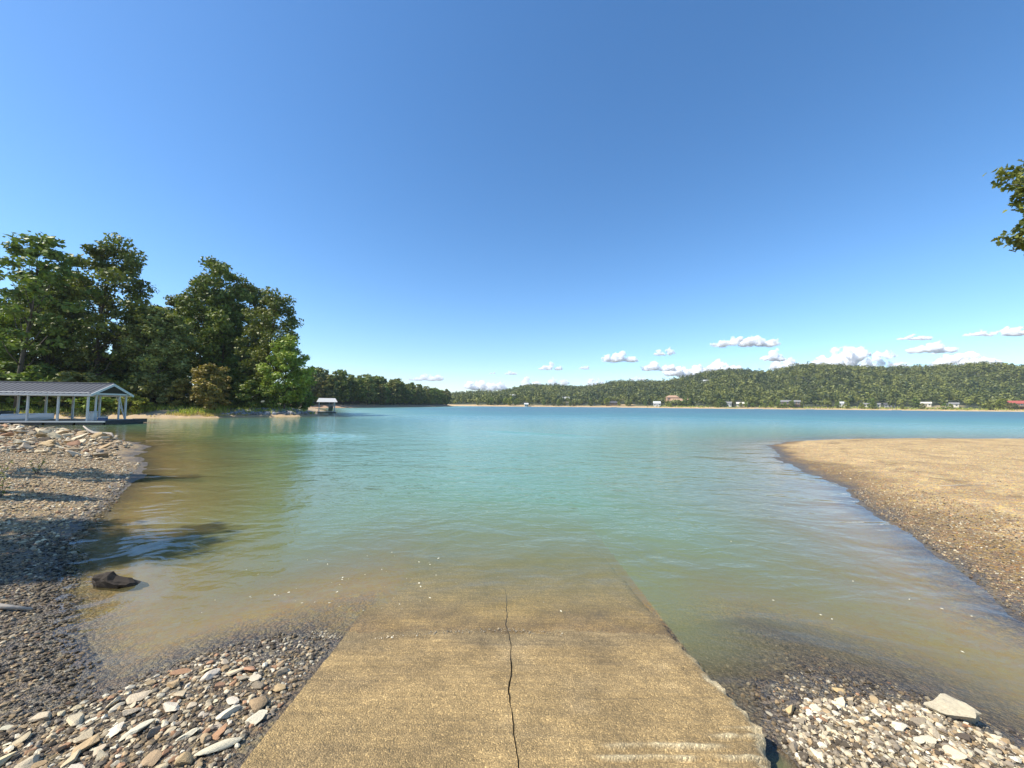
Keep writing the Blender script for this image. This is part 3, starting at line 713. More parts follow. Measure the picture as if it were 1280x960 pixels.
tree_proto('rusty', 'rusty', seed=91, h=6, w=5.6, leaf=0.22, nclump=40, nleaf=4200, shape='bush', base=0.06, trunk=0.09)
for i, m_ in enumerate(('olive', 'bright', 'oak')): tree_proto(f'bush{i}', m_, seed=95+i, h=4, w=5, leaf=0.22, nclump=30, nleaf=2800, shape='bush', base=0.05, trunk=0.07)

# the wooded point on the left, tree by tree (x, y, top height above water)
def headland(key, x, y, top, label, wide=1.0, rz=0.6, name='broadleaf_tree'):
    z = tz(x, y); return plant(name, key, x, y, top-z, label, 'tree', 'trees on the wooded point', rz, wide)
headland('thin0', -67.0, 52.5, 25.0, 'tall dark sparse-topped tree behind the boat dock, at the left end of the wood', 1.0, 0.2)
headland('oak1', -78.5, 63.0, 22.5, 'dark broad tree filling the left corner of the wood', 1.1, 2.0)
headland('oak3', -71.5, 59.0, 21.5, 'dark green tree between the sparse-topped tree and the tall one over the dock', 1.0, 2.9)
headland('oak0', -64.5, 59.5, 27.3, 'tall spreading tree right above the boat dock roof', 0.86, 1.1)
headland('oak2', -69.5, 74.0, 20.5, 'dark tree half hidden behind the tall tree over the dock', 0.8, 0.0)
headland('oak3', -68.5, 79.0, 22.5, 'distant dark crown seen in the dip of the wood', 0.75, 4.0)
headland('olive0', -55.0, 59.5, 16.8, 'brownish olive tree in front of the dark wood, right of the dock', 1.05, 0.4)
headland('olive1', -61.5, 64.5, 18.6, 'yellowish olive tree between the dock tree and the brownish one', 0.8, 2.2)
headland('oak2', -56.5, 70.5, 28.3, 'tallest dense dark green tree at the middle of the point', 0.80, 0.3)
headland('oak1', -53.0, 76.0, 26.0, 'dark full-crowned tree right of the tallest one', 0.85, 3.4)
headland('oak0', -42.6, 67.0, 21.2, 'round dense tree standing nearest the tip of the point', 0.92, 0.2)
headland('oak3', -53.0, 69.5, 22.0, 'dark tree behind the round one at the tip', 0.95, 1.0)
headland('bright0', -38.0, 64.2, 12.9, 'small bright green tree at the outer tip of the point', 0.92, 1.4)
headland('bright1', -75.0, 55.0, 14.5, 'small sunlit green tree behind the left of the dock roof', 0.85, 2.4)
headland('olive0', -83.0, 58.0, 18.5, 'olive tree at the far left edge behind the dock', 0.9, 3.3)
headland('oak1', -60.5, 75.5, 24.5, 'shaded tree deep behind the middle of the point', 0.9, 5.0)
headland('oak2', -86.0, 74.0, 27.0, 'dark tree at the back of the left corner of the wood', 0.95, 2.6)
headland('oak0', -65.0, 89.0, 25.0, 'dark tree in the back row, behind the house roof', 0.9, 3.8)
headland('oak3', -76.0, 86.0, 25.5, 'dark back row tree above the grey roof', 1.1, 5.5)
def shrub(key, x, y, h, label, wide=1.0, rz=0.0): return plant('shrub', key, x, y, h, label, 'shrub', 'shrubs on the wooded point', rz, wide, 0.05)
shrub('rusty', -45.2, 57.3, 6.6, 'yellow and rust leaved shrub at the foot of the tallest trees', 1.0)
shrub('rusty', -49.8, 57.6, 4.2, 'small yellowing shrub left of the big rust leaved one', 1.0, 2.0)
shrub('bush0', -53.0, 56.3, 4.6, 'olive shrub on the bank right of the dock gable', 1.0, 0.5)
shrub('bush1', -57.5, 54.3, 4.2, 'light green shrub right behind the dock gable', 1.1, 1.5)
shrub('bush1', -52.5, 52.9, 2.4, 'low light green shrub just above the beach by the dock', 1.4, 2.5)
shrub('bush1', -56.0, 52.2, 2.6, 'low yellow green shrub seen under the dock gable', 1.4, 0.9)
shrub('bush0', -60.5, 53.5, 5.2, 'olive shrub behind the dock posts', 1.2, 3.1)
shrub('bush2', -65.0, 53.5, 5.6, 'dark shrub behind the middle of the dock', 1.3, 4.1)
shrub('bush2', -71.0, 53.0, 6.0, 'dark shrub behind the left of the dock', 1.4, 5.1)
shrub('bush0', -77.0, 53.5, 6.0, 'olive shrub at the left end behind the dock', 1.3, 0.2)
shrub('bush2', -62.0, 62.5, 6.5, 'dark shrub under the olive trees', 1.4, 1.2)
shrub('bush2', -55.0, 63.5, 6.0, 'dark shrub under the brownish olive tree', 1.4, 2.2)
shrub('bush2', -49.0, 63.5, 5.2, 'dark shrub left of the round tree trunk', 1.3, 3.2)
shrub('bush2', -42.5, 62.5, 4.4, 'dark shrub in front of the round tree', 1.2, 4.2)
shrub('bush2', -39.0, 69.5, 4.4, 'dark shrub behind the small bright tree', 1.1, 5.2)
shrub('bush0', -40.8, 73.0, 3.2, 'olive shrub beside the little white dock', 1.0, 0.7)
shrub('bush2', -69.0, 66.0, 7.0, 'dark shrub deep under the tall tree over the dock', 1.5, 1.7)
shrub('bush2', -79.0, 68.0, 7.0, 'dark shrub deep in the left corner of the wood', 1.6, 2.7)
shrub('bush2', -47.0, 69.0, 6.5, 'dark shrub between the trunks at the middle of the point', 1.4, 3.7)
shrub('bush2', -57.0, 77.0, 7.5, 'dark shrub below the house deck', 1.2, 4.7)
shrub('bush2', -72.0, 78.0, 8.0, 'dark shrub below the grey roofed house', 1.3, 5.7)
shrub('bush2', -86.0, 62.0, 7.0, 'dark shrub at the far left edge of the wood', 1.6, 0.9)

# trees of the second point: nearly alike, each its own object
for i in range(3): tree_proto(f'mid{i}', 'oak', seed=120+i, h=13, w=8.5, leaf=0.55, nclump=34, nleaf=1500, base=0.14, trunk=0.2)
tree_proto('mid3', 'olive', seed=125, h=12, w=8.0, leaf=0.52, nclump=34, nleaf=1500, base=0.12, trunk=0.2)
for i in range(2): tree_proto(f'midpine{i}', 'pine', seed=130+i, h=15, w=6.5, leaf=0.5, nclump=44, nleaf=1500, shape='pine', base=0.18, trunk=0.2)
placed = []
gg = np.random.default_rng(77); cnt = 0
cx = gg.uniform(-190, -55, 9000); cy = gg.uniform(176, 480, 9000); cd = sdist(H2, cx, cy)
ok = (cd > 6.5) & (cd < 70) & (cy < 440); order = np.argsort(cd[ok]); cx, cy, cd = cx[ok][order], cy[ok][order], cd[ok][order]
# show the ones in front most densely
for x, y, d in zip(cx, cy, cd):
    if cnt >= 250: break
    if x/y < -0.56: continue
    s = 4.3 if d < 20 else 6.0
    if placed and min((x-a)**2+(y-b)**2 for a, b in placed) < s*s: continue
    placed.append((x, y)); cnt += 1
    k = gg.random(); key = f'mid{int(gg.integers(3))}' if k < 0.55 else ('mid3' if k < 0.75 else f'midpine{int(gg.integers(2))}')
    h = gg.uniform(11, 17)*(1.0 if y < 300 else 0.9)
    kind = 'pine tree' if 'pine' in key else ('olive green leafy tree' if key == 'mid3' else 'dark green leafy tree')
    plant('pine_tree' if 'pine' in key else 'broadleaf_tree', key, x, y, h, f'{kind} in the wood on the middle point across the water', 'tree', 'trees on the middle point', None, gg.uniform(0.95, 1.25), 0.3)

# far hills: a wood that reads as one mass
def far_wood():
    g = np.random.default_rng(5)
    step = 7.6
    X, Y = np.meshgrid(np.arange(-330, 1260, step), np.arange(330, 900, step))
    x = X.ravel()+g.uniform(-3.2, 3.2, X.size); y = Y.ravel()+g.uniform(-3.2, 3.2, X.size)
    z, D = terrain(x, y, True); d = D['far']
    k = (d > 15+10*g.random(len(x))) & (d < 420) & (x/y < 1.42) & (x/y > -0.6) & ~((d < 40) & (g.random(len(x)) < 0.45))
    for cx, cy, rx, ry, cc in CLEAR: k &= ~(((x-cx)/(rx+2))**2+((y-cy)/(ry+2))**2 < 1)
    x, y, z, d = x[k], y[k], z[k], d[k]; n = len(x)
    h = g.uniform(7, 16, n)*np.where(d < 45, 0.7, 1.0); wd = g.uniform(2.5, 4.9, n)*np.where(d < 45, 0.85, 1.0)
    big = g.random(n) < 0.16; wd = np.where(big & (d > 45), wd*1.45, wd); h = np.where(big, h*1.12, h)
    L = 62
    dirs = g.normal(size=(n, L, 3)); dirs /= np.linalg.norm(dirs, axis=2)[:, :, None]; dout = dirs.copy().reshape(-1, 3); dirs *= (g.random((n, L))**0.33)[:, :, None]
    dirs[:, :, 2] = dirs[:, :, 2]*0.5
    P = dirs*wd[:, None, None]*np.array([1, 1, 1.0])
    P[:, :, 2] *= (h/wd*0.85)[:, None]
    P += np.stack([x, y, z+h*0.58], 1)[:, None, :]
    tone = np.clip(0.5+0.36*g.normal(size=n)+0.7*fbm(x/70, y/70, 3, 3), 0, 1)
    var = np.clip(tone[:, None]*1.0+g.random((n, L))*0.15-0.07, 0, 1)
    v, f, a = leaf_quads(P.reshape(-1, 3), 1.0, g, var.ravel(), 0.9, 0.3, dout, 4.0)
    o = link('far_wood', np_mesh('far_wood', v, f, {'var': a}), None, M['wood'])
    tag(o, 'continuous dark green wood covering the hills beyond the lake', 'wood', None, 'stuff')
far_wood()
# shore trees below the hills, told apart by shape
for i, m_ in enumerate(('oak', 'bright', 'olive')): tree_proto(f'far{i}', m_, seed=150+i, h=10, w=8.5, leaf=0.75, nclump=26, nleaf=620, shape='bush', base=0.08, trunk=0.2)
gs = np.random.default_rng(31); placed = []
SHORE = [(-45,470),(30,480),(100,500),(150,480),(180,440),(215,400),(260,392),(330,400),(376,376),(396,345),(440,329),(470,329)]
HOUSES_XY = [(207,468),(177,472),(134,515),(234,420),(302,420),(360,416),(380,408),(417,385),(428,372),(463,349),(18,484)]
for i in range(len(SHORE)-1):
    (ax, ay), (bx, by) = SHORE[i], SHORE[i+1]; Ln = math.hypot(bx-ax, by-ay)
    nx_, ny_ = -(by-ay)/Ln, (bx-ax)/Ln
    for k in range(int(Ln/5.5)):
        t = gs.random(); off = 9+20*gs.random()**1.3; x, y = ax+(bx-ax)*t+nx_*off, ay+(by-ay)*t+ny_*off
        if placed and min((x-a)**2+(y-b)**2 for a, b in placed) < 20: continue
        if min(abs(x-hx*y/hy) for hx, hy in HOUSES_XY) < 7 and gs.random() < 0.25: continue
        q = float(sdist(FAR, np.array([x]), np.array([y]))[0])
        if q < 6: continue
        placed.append((x, y)); j = int(gs.choice(3, p=[0.5, 0.25, 0.25]))
        plant('broadleaf_tree', f'far{j}', x, y, gs.uniform(4, 10.5), ['dark green', 'bright green', 'olive green'][j]+' bushy tree just above the tan beach of the far shore', 'tree', 'trees along the far shore', None, gs.uniform(0.8, 1.15), 0.2)

# ------------------------------------------------------------------ near trees beside the frame
def shade_tree(key, x, y, h, label, rz, wide=1.0):
    return plant('broadleaf_tree', key, x, y, h, label, 'tree', 'trees shading the left bank', rz, wide)
SHADE = [('thin0', -16.6, 9.4, 7.8, 0.3, 0.6), ('oak3', -14.2, 7.0, 5.6, 1.2, 0.5), ('oak2', -12.4, 3.6, 8.4, 2.2, 0.75)]
for k_, x_, y_, h_, r_, w_ in SHADE:
    shade_tree(k_, x_, y_, h_, 'leafy tree outside the view whose shadow falls across the left bank', r_, w_)

def lobed_leaf():
    """one lobed leaf, 13 points, slightly cupped, as a fan of quads"""
    pts = [(0,0),(0.16,0.10),(0.40,0.08),(0.30,0.28),(0.52,0.42),(0.27,0.52),(0.24,0.78),(0,1.0)]
    right = pts; left = [(-x, y) for x, y in pts[1:-1]]
    v = [(0, y, -0.0) for y in (0.0, 0.25, 0.5, 0.75, 1.0)]
    return right, left
def overhang_tree():
    g = np.random.default_rng(404)
    bx_, by_ = 13.2, 4.6
    root = empty('broadleaf_tree', (bx_, by_, tz(bx_, by_)-0.1), 0, 'leafy branch reaching in from the right against the sky, its tree out of view', 'tree')
    z0 = root.location.z
    tr = MB(); tr.tube([(0,0,0),(0.1,0.1,2.0),(-0.1,0.3,4.0),(0.1,0.2,6.2),(0.0,0.0,8.5)], [0.24,0.19,0.16,0.11,0.03], 10)
    tips = []
    def limb(p, q, r, n=5, sag=0.15):
        p, q = np.array(p, float), np.array(q, float); pts = []
        for t in np.linspace(0, 1, n): pts.append(p*(1-t)+q*t+np.array([0, 0, -sag*4*t*(1-t)])+g.normal(0, 0.05, 3)*(0 < t < 1))
        tr.tube(pts, [r*(1-0.8*i/(n-1)) for i in range(n)], 6); return pts
    def loc(x, y, z): return (x-bx_, y-by_, z-z0)
    A = limb((-0.05,0.25,3.6), loc(11.07,7.70,6.69), 0.08)
    B = limb((0.0,0.3,3.2), loc(11.07,7.80,5.75), 0.06)
    twigs = []
    for P, ends in ((A, [loc(10.55,7.75,6.32), loc(10.72,7.7,6.15), loc(10.5,7.8,6.48), loc(10.62,7.8,6.75), loc(10.34,7.85,7.24), loc(10.04,7.75,7.07), loc(10.30,7.70,6.74), loc(10.52,7.60,6.59), loc(10.67,7.90,7.29), loc(10.82,7.60,7.04), loc(10.64,7.90,6.89), loc(10.32,7.80,6.94), loc(10.92,7.70,6.69)]),
                    (B, [loc(10.12,7.75,5.73), loc(10.42,7.70,5.95), loc(10.42,7.85,5.65), loc(10.72,7.70,5.85), loc(10.82,7.90,5.60), loc(10.87,7.70,6.10), loc(10.62,7.75,6.02)])):
        for e in ends:
            st = P[3+int(g.integers(2))]; twigs.append((np.array(st), np.array(e))); limb(st, e, 0.012, 4, 0.02)
    for i in range(26):                                  # the rest of the crown, out of view
        a = g.uniform(-1.1, 1.9); t = g.uniform(0.35, 0.95); rr = g.uniform(0.8, 2.6)*(1.2-t)
        e = np.array([math.cos(a)*rr, math.sin(a)*rr, 8.5*t+g.uniform(0, 0.8)]); s = np.array([0, 0.1, 8.5*t*0.85])
        limb(s, e, 0.03, 4); twigs += [(s*0.4+e*0.6, e), (s*0.3+e*0.7, e+g.normal(0, 0.35, 3)), (s*0.3+e*0.7, e+g.normal(0, 0.35, 3))]
    tr.build('trunk', M['bark'], root, smooth=True)
    right, left = lobed_leaf()
    outline = np.array([(x, y, 0) for x, y in right]+[(x, y, 0) for x, y in left[::-1]])      # 14 points, midrib along y
    outline[:, 1] -= 0.0; k = len(outline); V, F, A_ = [], [], []; b = 0
    for s, e in twigs:
        near = e[0] < -2.2
        n = 60 if near else 22
        for q in range(n):
            t = 0.25+0.8*g.random()
            p = s*(1-t)+e*t+g.normal(0, 0.06 if near else 0.16, 3); sz = g.uniform(0.08, 0.13)*(1 if near else 1.6)
            ya = g.normal(size=3)+np.array([-0.3, 0, -0.5]); ya /= np.linalg.norm(ya)
            na = g.normal(size=3)+np.array([0, 0, 0.8]); xa = np.cross(ya, na); xa /= np.linalg.norm(xa); na = np.cross(xa, ya)
            o3 = outline*sz; cup = np.abs(o3[:, 0])*0.35
            P = p+o3[:, :1]*xa*1.0+o3[:, 1:2]*ya+cup[:, None]*na
            V.append(P); A_ += [g.random()]*k
            # quads either side of the midrib: right 0..7, left 8..13 reversed
            R_ = list(range(0, 8)); L_ = [0]+list(range(13, 7, -1))+[7]
            for i in range(7): F.append([b+R_[i], b+R_[i+1], b+L_[i+1], b+L_[i]])
            b += k
    F = [f for f in F]
    me = bpy.data.meshes.new('crown'); me.from_pydata(np.concatenate(V).tolist(), [], [list(dict.fromkeys(f)) for f in F]); me.update()
    at = me.attributes.new('var', 'FLOAT', 'POINT'); at.data.foreach_set('value', np.array(A_, np.float32))
    me.materials.append(M['oak']); link('crown', me, root)
overhang_tree()

# ------------------------------------------------------------------ grass and weeds
def blades(name, x, y, h0, h1, w, mat, label, g, kind='stuff'):
    z = terrain(x, y); n = len(x); a = g.uniform(0, 2*PI, n); h = g.uniform(h0, h1, n); ln = g.normal(0, 0.35, (n, 2))*h[:, None]
    dx, dy = np.cos(a)*w, np.sin(a)*w
    b0 = np.stack([x-dx, y-dy, z-0.02], 1); b1 = np.stack([x+dx, y+dy, z-0.02], 1)
    t = np.stack([x+ln[:, 0], y+ln[:, 1], z+h], 1); m0 = (b0+t)/2+np.stack([-dx*0.3, -dy*0.3, h*0.08], 1); m1 = (b1+t)/2+np.stack([dx*0.3, dy*0.3, h*0.08], 1)
    v = np.stack([b0, b1, m1, t, m0], 1).reshape(-1, 3); f = np.arange(5*n).reshape(n, 5)
    o = link(name, np_mesh(name, v, f, {'var': np.repeat(g.random(n), 5)}), None, mat)
    return tag(o, label, 'grass', None, kind)
g = np.random.default_rng(88)
def h1pts(n, d0, d1, xr=(-80, -33), yr=(46, 90), clump=None):
    x = g.uniform(*xr, n*30); y = g.uniform(*yr, n*30); d = sdist(H1, x, y)+1.5*fbm(x*0.5, y*0.5, 4, 3)
    k = (d > d0) & (d < d1)
    if clump is not None: k &= fbm(x*0.35, y*0.35, 14, 3) > clump
    return x[k][:n], y[k][:n]
x, y = h1pts(9000, 1.8, 9.0, clump=-0.15)
blades('grass', x, y, 0.25, 0.75, 0.07, M['grass'], 'bright green grass on the bank under the trees of the point', g)
x, y = h1pts(5000, 0.9, 2.6, xr=(-80, -40), clump=-0.1)
blades('dry_grass', x, y, 0.12, 0.32, 0.05, M['drygrass'], 'thin yellowed grass along the top of the beach of the point', g)
x = np.concatenate([gg.normal(cx_, 26, 2500) for cx_ in (190, 300, 370, 420)]); y = gg.uniform(330, 470, len(x)); d = sdist(FAR, x, y); k = (d > 6) & (d < 26)
blades('meadow_grass', x[k], y[k], 0.5, 1.6, 0.5, M['grass'], 'yellow green grass between the far shore trees and the beach', gg)
def weed(x, y, h, label, n=26):
    root = bpy.data.objects.new('weed', None); 
    V, F, A_ = [], [], []; b = 0
    m = MB(); z = tz(x, y)
    for i in range(5):
        a = g.uniform(0, 2*PI); tip = np.array([math.cos(a)*h*0.3, math.sin(a)*h*0.3, h*g.uniform(0.7, 1.0)])
        m.tube([(0, 0, 0), tuple(tip*0.55), tuple(tip)], [0.006, 0.004, 0.002], 4)
        for k in range(n//5*2): V.append(tip*g.uniform(0.25, 1.0)+g.normal(0, 0.05*h, 3))
    bpy.data.objects.remove(root)
    root = empty('weed', (x, y, z), 0, label, 'weed')
    m.build('stem', M['bark'], root)
    v, f, a = leaf_quads(np.array(V), 0.05*h+0.012, g, g.random(len(V)), 0.4)
    cm = np_mesh('foliage', v, f, {'var': a}); link('foliage', cm, root, M['bright'])
weed(-11.75, 8.9, 0.62, 'thin green weed growing at the left edge of the shaded bank')
weed(-10.6, 8.1, 0.42, 'small green weed right of the taller weed on the left bank')
weed(-12.7, 10.4, 0.40, 'low weed on the sunlit gravel strip of the left bank')
# riprap below the round tree
def riprap():
    g = np.random.default_rng(9); sh = [stone_shape(500+i, ICO1, 0.7, 4) for i in range(6)]
    x = g.uniform(-46, -31, 9000); y = g.uniform(55, 80, 9000); d = sdist(H1, x, y)
    k = (d > 1.3) & (d < 5.5+0.6*g.normal(size=len(x))) & (x > -42.5+0.3*(y-58)*0) & (fbm(x*0.5, y*0.5, 2, 2) > -0.25); x, y = x[k][:1500], y[k][:1500]; z = terrain(x, y)
    V, F, CC = [], [], []; b = 0
    for i in range(len(x)):
        v, f = sh[i % 6]; r = 0.16+0.3*g.random()**2; a = g.uniform(0, 6.3)
        vv = np.stack([v[:, 0]*math.cos(a)-v[:, 1]*math.sin(a), v[:, 0]*math.sin(a)+v[:, 1]*math.cos(a), v[:, 2]], 1)*r+[x[i], y[i], z[i]+r*0.3]
        V.append(vv); F.append(f+b); b += len(v); CC.append(np.tile(np.array([0.23, 0.225, 0.22])*g.uniform(0.6, 1.5), (len(v), 1)))
    o = link('riprap', np_mesh('riprap', np.concatenate(V), np.concatenate(F), {'col': np.concatenate(CC)}), None, M['stone'])
    tag(o, 'grey riprap stones covering the bank below the round tree on the point', 'riprap', None, 'stuff')
riprap()

# ------------------------------------------------------------------ covered boat dock
def boat_dock():
    ang = math.atan2(-0.21, -0.978)                       # local +x runs along the dock to the left
    root = empty('boat_dock', (-39.35, 35.9, 0), ang, 'long covered floating boat dock with grey metal gable roof and white posts', 'boat dock')
    # local frame: x along the dock, -y towards the far side
    L, W, E, RZ = 15.0, 4.3, 2.90, 3.80
    def yl(v): return -v
    m = MB(); m.box(-1.5, L, -0.55, 0.35, 0.22, 0.36); m.box(-1.5, L, -W-0.75, -W+0.45, 0.22, 0.36); m.box(L-1.2, L, -W+0.45, -0.55, 0.22, 0.36)
    m.build('deck', M['deck'], root, 0.015)
    m = MB(); m.box(-1.48, L-0.02, 0.353, 0.385, 0.24, 0.34); m.build('fascia', M['white'], root)
    for k in range(7):
        for q0, q1 in ((-0.45, 0.30), (-W-0.65, -W+0.35)): MB().box(-1.3+k*2.3, 0.85+k*2.3, q0, q1, -0.25, 0.217).build('float', M['black'], root, 0.04)
    m = MB(); m.box(-1.56, -1.50, -W-0.7, 0.3, 0.05, 0.40); m.box(-1.5, -0.2, -W-0.80, -W-0.753, 0.02, 0.40); m.build('bumper', M['black'], root)
    for k in range(7):
        for y in (0.12, -W-0.12):
            x = 0.08+k*2.25
            b = MB().box(x-0.07, x+0.07, y-0.07, y+0.07, 0.362, E-0.105).build('post', M['white'], root, 0.01)
    for y in (-0.75, -W+0.75):
        MB().box(0.02, 0.14, y-0.06, y+0.06, 0.30, E-0.105).build('post', M['white'], root, 0.01)
    m = MB(); m.box(-0.05, L, 0.02, 0.22, E-0.10, E+0.10); m.box(-0.05, L, -W-0.22, -W-0.02, E-0.10, E+0.10)
    for k in range(7): m.box(0.02+k*2.25, 0.14+k*2.25, -W-0.01, 0.01, E-0.09, E+0.03)
    m.build('beam', M['white'], root, 0.008)
    # metal roof with standing ribs
    ym = -W/2; ov = 0.42; th = 0.05
    ze = E+0.12-(RZ-E)*ov/(W/2)
    m = MB()
    for sgn, ye in ((1, ov), (-1, -W-ov)):
        a = [(-0.3, ye, ze), (L, ye, ze), (L, ym, RZ+0.12), (-0.3, ym, RZ+0.12)]; bt = [(p[0], p[1], p[2]-th) for p in a]
        m.add(a+bt, [(0,1,2,3) if sgn > 0 else (3,2,1,0), (7,6,5,4) if sgn > 0 else (4,5,6,7), (0,4,5,1), (1,5,6,2), (2,6,7,3), (3,7,4,0)])
        nrib = int(L/0.42)
        for k in range(nrib+1):
            x = -0.28+k*0.42
            d = 0.035
            m.add([(x,ye,ze+0.002),(x+0.05,ye,ze+0.002),(x+0.05,ym,RZ+0.122),(x,ym,RZ+0.122),(x,ye,ze+d),(x+0.05,ye,ze+d),(x+0.05,ym,RZ+0.12+d),(x,ym,RZ+0.12+d)],
                  [(4,5,6,7),(0,1,5,4),(1,2,6,5),(3,7,6,2),(0,4,7,3)])
    m.build('roof', M['roof'], root)
    m = MB(); m.tube([(-0.32, ym, RZ+0.15), (L, ym, RZ+0.15)], 0.07, 6); m.build('ridge_cap', M['roof'], root)
    # white barge boards of the gable and eave trim
    for sgn, ye in ((1, ov+0.03), (-1, -W-ov-0.03)):
        zt = RZ+0.12; m = MB()
        m.add([(-0.38,ye,ze-0.20),(-0.38,ye,ze+0.02),(-0.38,ym,zt+0.02),(-0.38,ym,zt-0.22),(-0.305,ye,ze-0.20),(-0.305,ye,ze+0.02),(-0.305,ym,zt+0.02),(-0.305,ym,zt-0.22)],
              [(0,1,2,3),(7,6,5,4),(0,4,5,1),(1,5,6,2),(2,6,7,3),(3,7,4,0)])
        m.build('barge_board', M['white'], root)
        m = MB(); y0, y1 = sorted((ye, ye+0.04*sgn)); m.box(-0.38, L, y0, y1, ze-0.16, ze+0.0); m.build('eave_trim', M['white'], root)
    m = MB()   # open gable truss
    m.box(-0.20, -0.08, -W-0.1, 0.1, E-0.08, E+0.07)
    m.build('tie_beam', M['white'], root)
    m = MB()
    m.tube([(0.1, -W-0.10, 0.5), (0.9, -W-0.10, 2.7)], 0.04, 5); m.tube([(0.1, -W+0.7, 2.7), (0.1, -W-0.05, 0.45)], 0.04, 5)
    m.build('brace', M['white'], root)
boat_dock()
def on_dock(x, y, z=0.36):
    a = math.atan2(-0.21, -0.978); return (-39.35+math.cos(a)*x-math.sin(a)*y, 35.9+math.sin(a)*x+math.cos(a)*y, z), a
p, a = on_dock(0.05, -0.36)
o = empty('dock_box', p, a, 'white storage box standing between the end posts of the covered dock', 'storage box')
MB().box(-0.28, 0.28, -0.22, 0.22, 0.002, 0.80).build('body', M['white'], o, 0.03)
MB().box(-0.31, 0.31, -0.25, 0.25, 0.803, 0.88).build('lid', M['white'], o, 0.02)
p, a = on_dock(-0.9, -0.25)
o = empty('cooler', p, a, 'small blue cooler on the near corner of the dock deck', 'cooler')
MB().box(-0.3, 0.3, -0.18, 0.18, 0.002, 0.30).build('body', M['navy'], o, 0.03)
MB().box(-0.31, 0.31, -0.19, 0.19, 0.303, 0.37).build('lid', M['white'], o, 0.02)
def hull(name, L, W, Hh, root, mat):
    n = 14; V = []; prof = [(-1, 1.0), (-0.95, 0.55), (-0.55, 0.12), (0, 0.0), (0.55, 0.12), (0.95, 0.55), (1, 1.0)]
    for i in range(n+1):
        t = i/n; w = W/2*(1-max(0, (t-0.45)/0.55)**2.2*0.97); up = 0.28*Hh*max(0, (t-0.4)/0.6)**2
        for q, z in prof: V.append((t*L, q*w, z*Hh*(1-0.05*t)+up+(1-z)*0.35*Hh*max(0, (t-0.6)/0.4)**2))
    k = len(prof); F = [(i*k+j, (i+1)*k+j, (i+1)*k+j+1, i*k+j+1) for i in range(n) for j in range(k-1)]
    F.append(tuple(range(k)))
    F += [(i*k, i*k+k-1, (i+1)*k+k-1, (i+1)*k) for i in range(n)]
    return MB().add(V, F).build(name, mat, root, smooth=False)
p, a = on_dock(11.2, -1.45, -0.02)
o = empty('speedboat', p, a+PI, 'white speedboat moored inside the covered dock, bow towards the gable end', 'boat')
hull('hull', 7.4, 2.0, 0.85, o, M['boat'])
MB().box(3.0, 3.75, -0.75, 0.75, 0.84, 1.28).build('windscreen', M['glass'], o, 0.05)
MB().box(0.5, 2.9, -0.85, 0.85, 0.84, 1.0).build('seat', M['canvas'], o, 0.05)
MB().add([(4.0,-0.8,0.83),(7.0,-0.12,1.0),(7.0,0.12,1.0),(4.0,0.8,0.83),(4.0,-0.7,0.98),(7.0,-0.1,1.06),(7.0,0.1,1.06),(4.0,0.7,0.98)],
         [(3,2,1,0),(4,5,6,7),(0,1,5,4),(1,2,6,5),(2,3,7,6),(3,0,4,7)]).build('foredeck', M['boat'], o)

def small_dock():
    x, y = -42.3, 88.0
    root = empty('boat_dock', (x, y, 0), R(28), 'little white roofed dock at the tip of the wooded point', 'boat dock')
    MB().box(-1.9, 1.9, -1.5, 1.5, 0.15, 0.32).build('deck', M['deck'], root, 0.02)
    MB().box(-1.8, 1.8, -1.4, 1.4, -0.3, 0.146).build('float', M['black'], root, 0.02)
    for px_ in (-1.6, 1.6):
        for py_ in (-1.2, 1.2): MB().box(px_-0.07, px_+0.07, py_-0.07, py_+0.07, 0.323, 2.45).build('post', M['white'], root)
    a = [(-2.1,-1.8,2.45),(2.1,-1.8,2.45),(2.1,1.8,2.45),(-2.1,1.8,2.45),(-1.7,0,3.35),(1.7,0,3.35)]
    MB().add(a, [(0,1,5,4),(2,3,4,5),(1,2,5),(3,0,4),(3,2,1,0)]).build('roof', M['white'], root)
    g_ = empty('gangway', (x+1.9, y-2.3, 0), R(-62), 'grey gangway sloping from the bank down to the little white dock', 'gangway')
    m = MB(); m.add([(-0.5,-0.4,0.36),(4.0,-0.4,1.5),(4.0,0.4,1.5),(-0.5,0.4,0.36),(-0.5,-0.4,0.46),(4.0,-0.4,1.6),(4.0,0.4,1.6),(-0.5,0.4,0.46)], [(3,2,1,0),(4,5,6,7),(0,1,5,4),(1,2,6,5),(2,3,7,6),(3,0,4,7)])
    m.build('walkway', M['greywall'], g_)
    for s in (-0.4, 0.4):
        m = MB(); m.tube([(-0.4, s, 1.2), (4.0, s, 2.35)], 0.04, 5)
        for t in (0, 0.33, 0.66, 1): m.tube([(-0.4+4.4*t, s, 0.40+1.15*t), (-0.4+4.4*t, s, 1.2+1.15*t)], 0.03, 4)
        m.build('railing', M['deck'], g_)
small_dock()

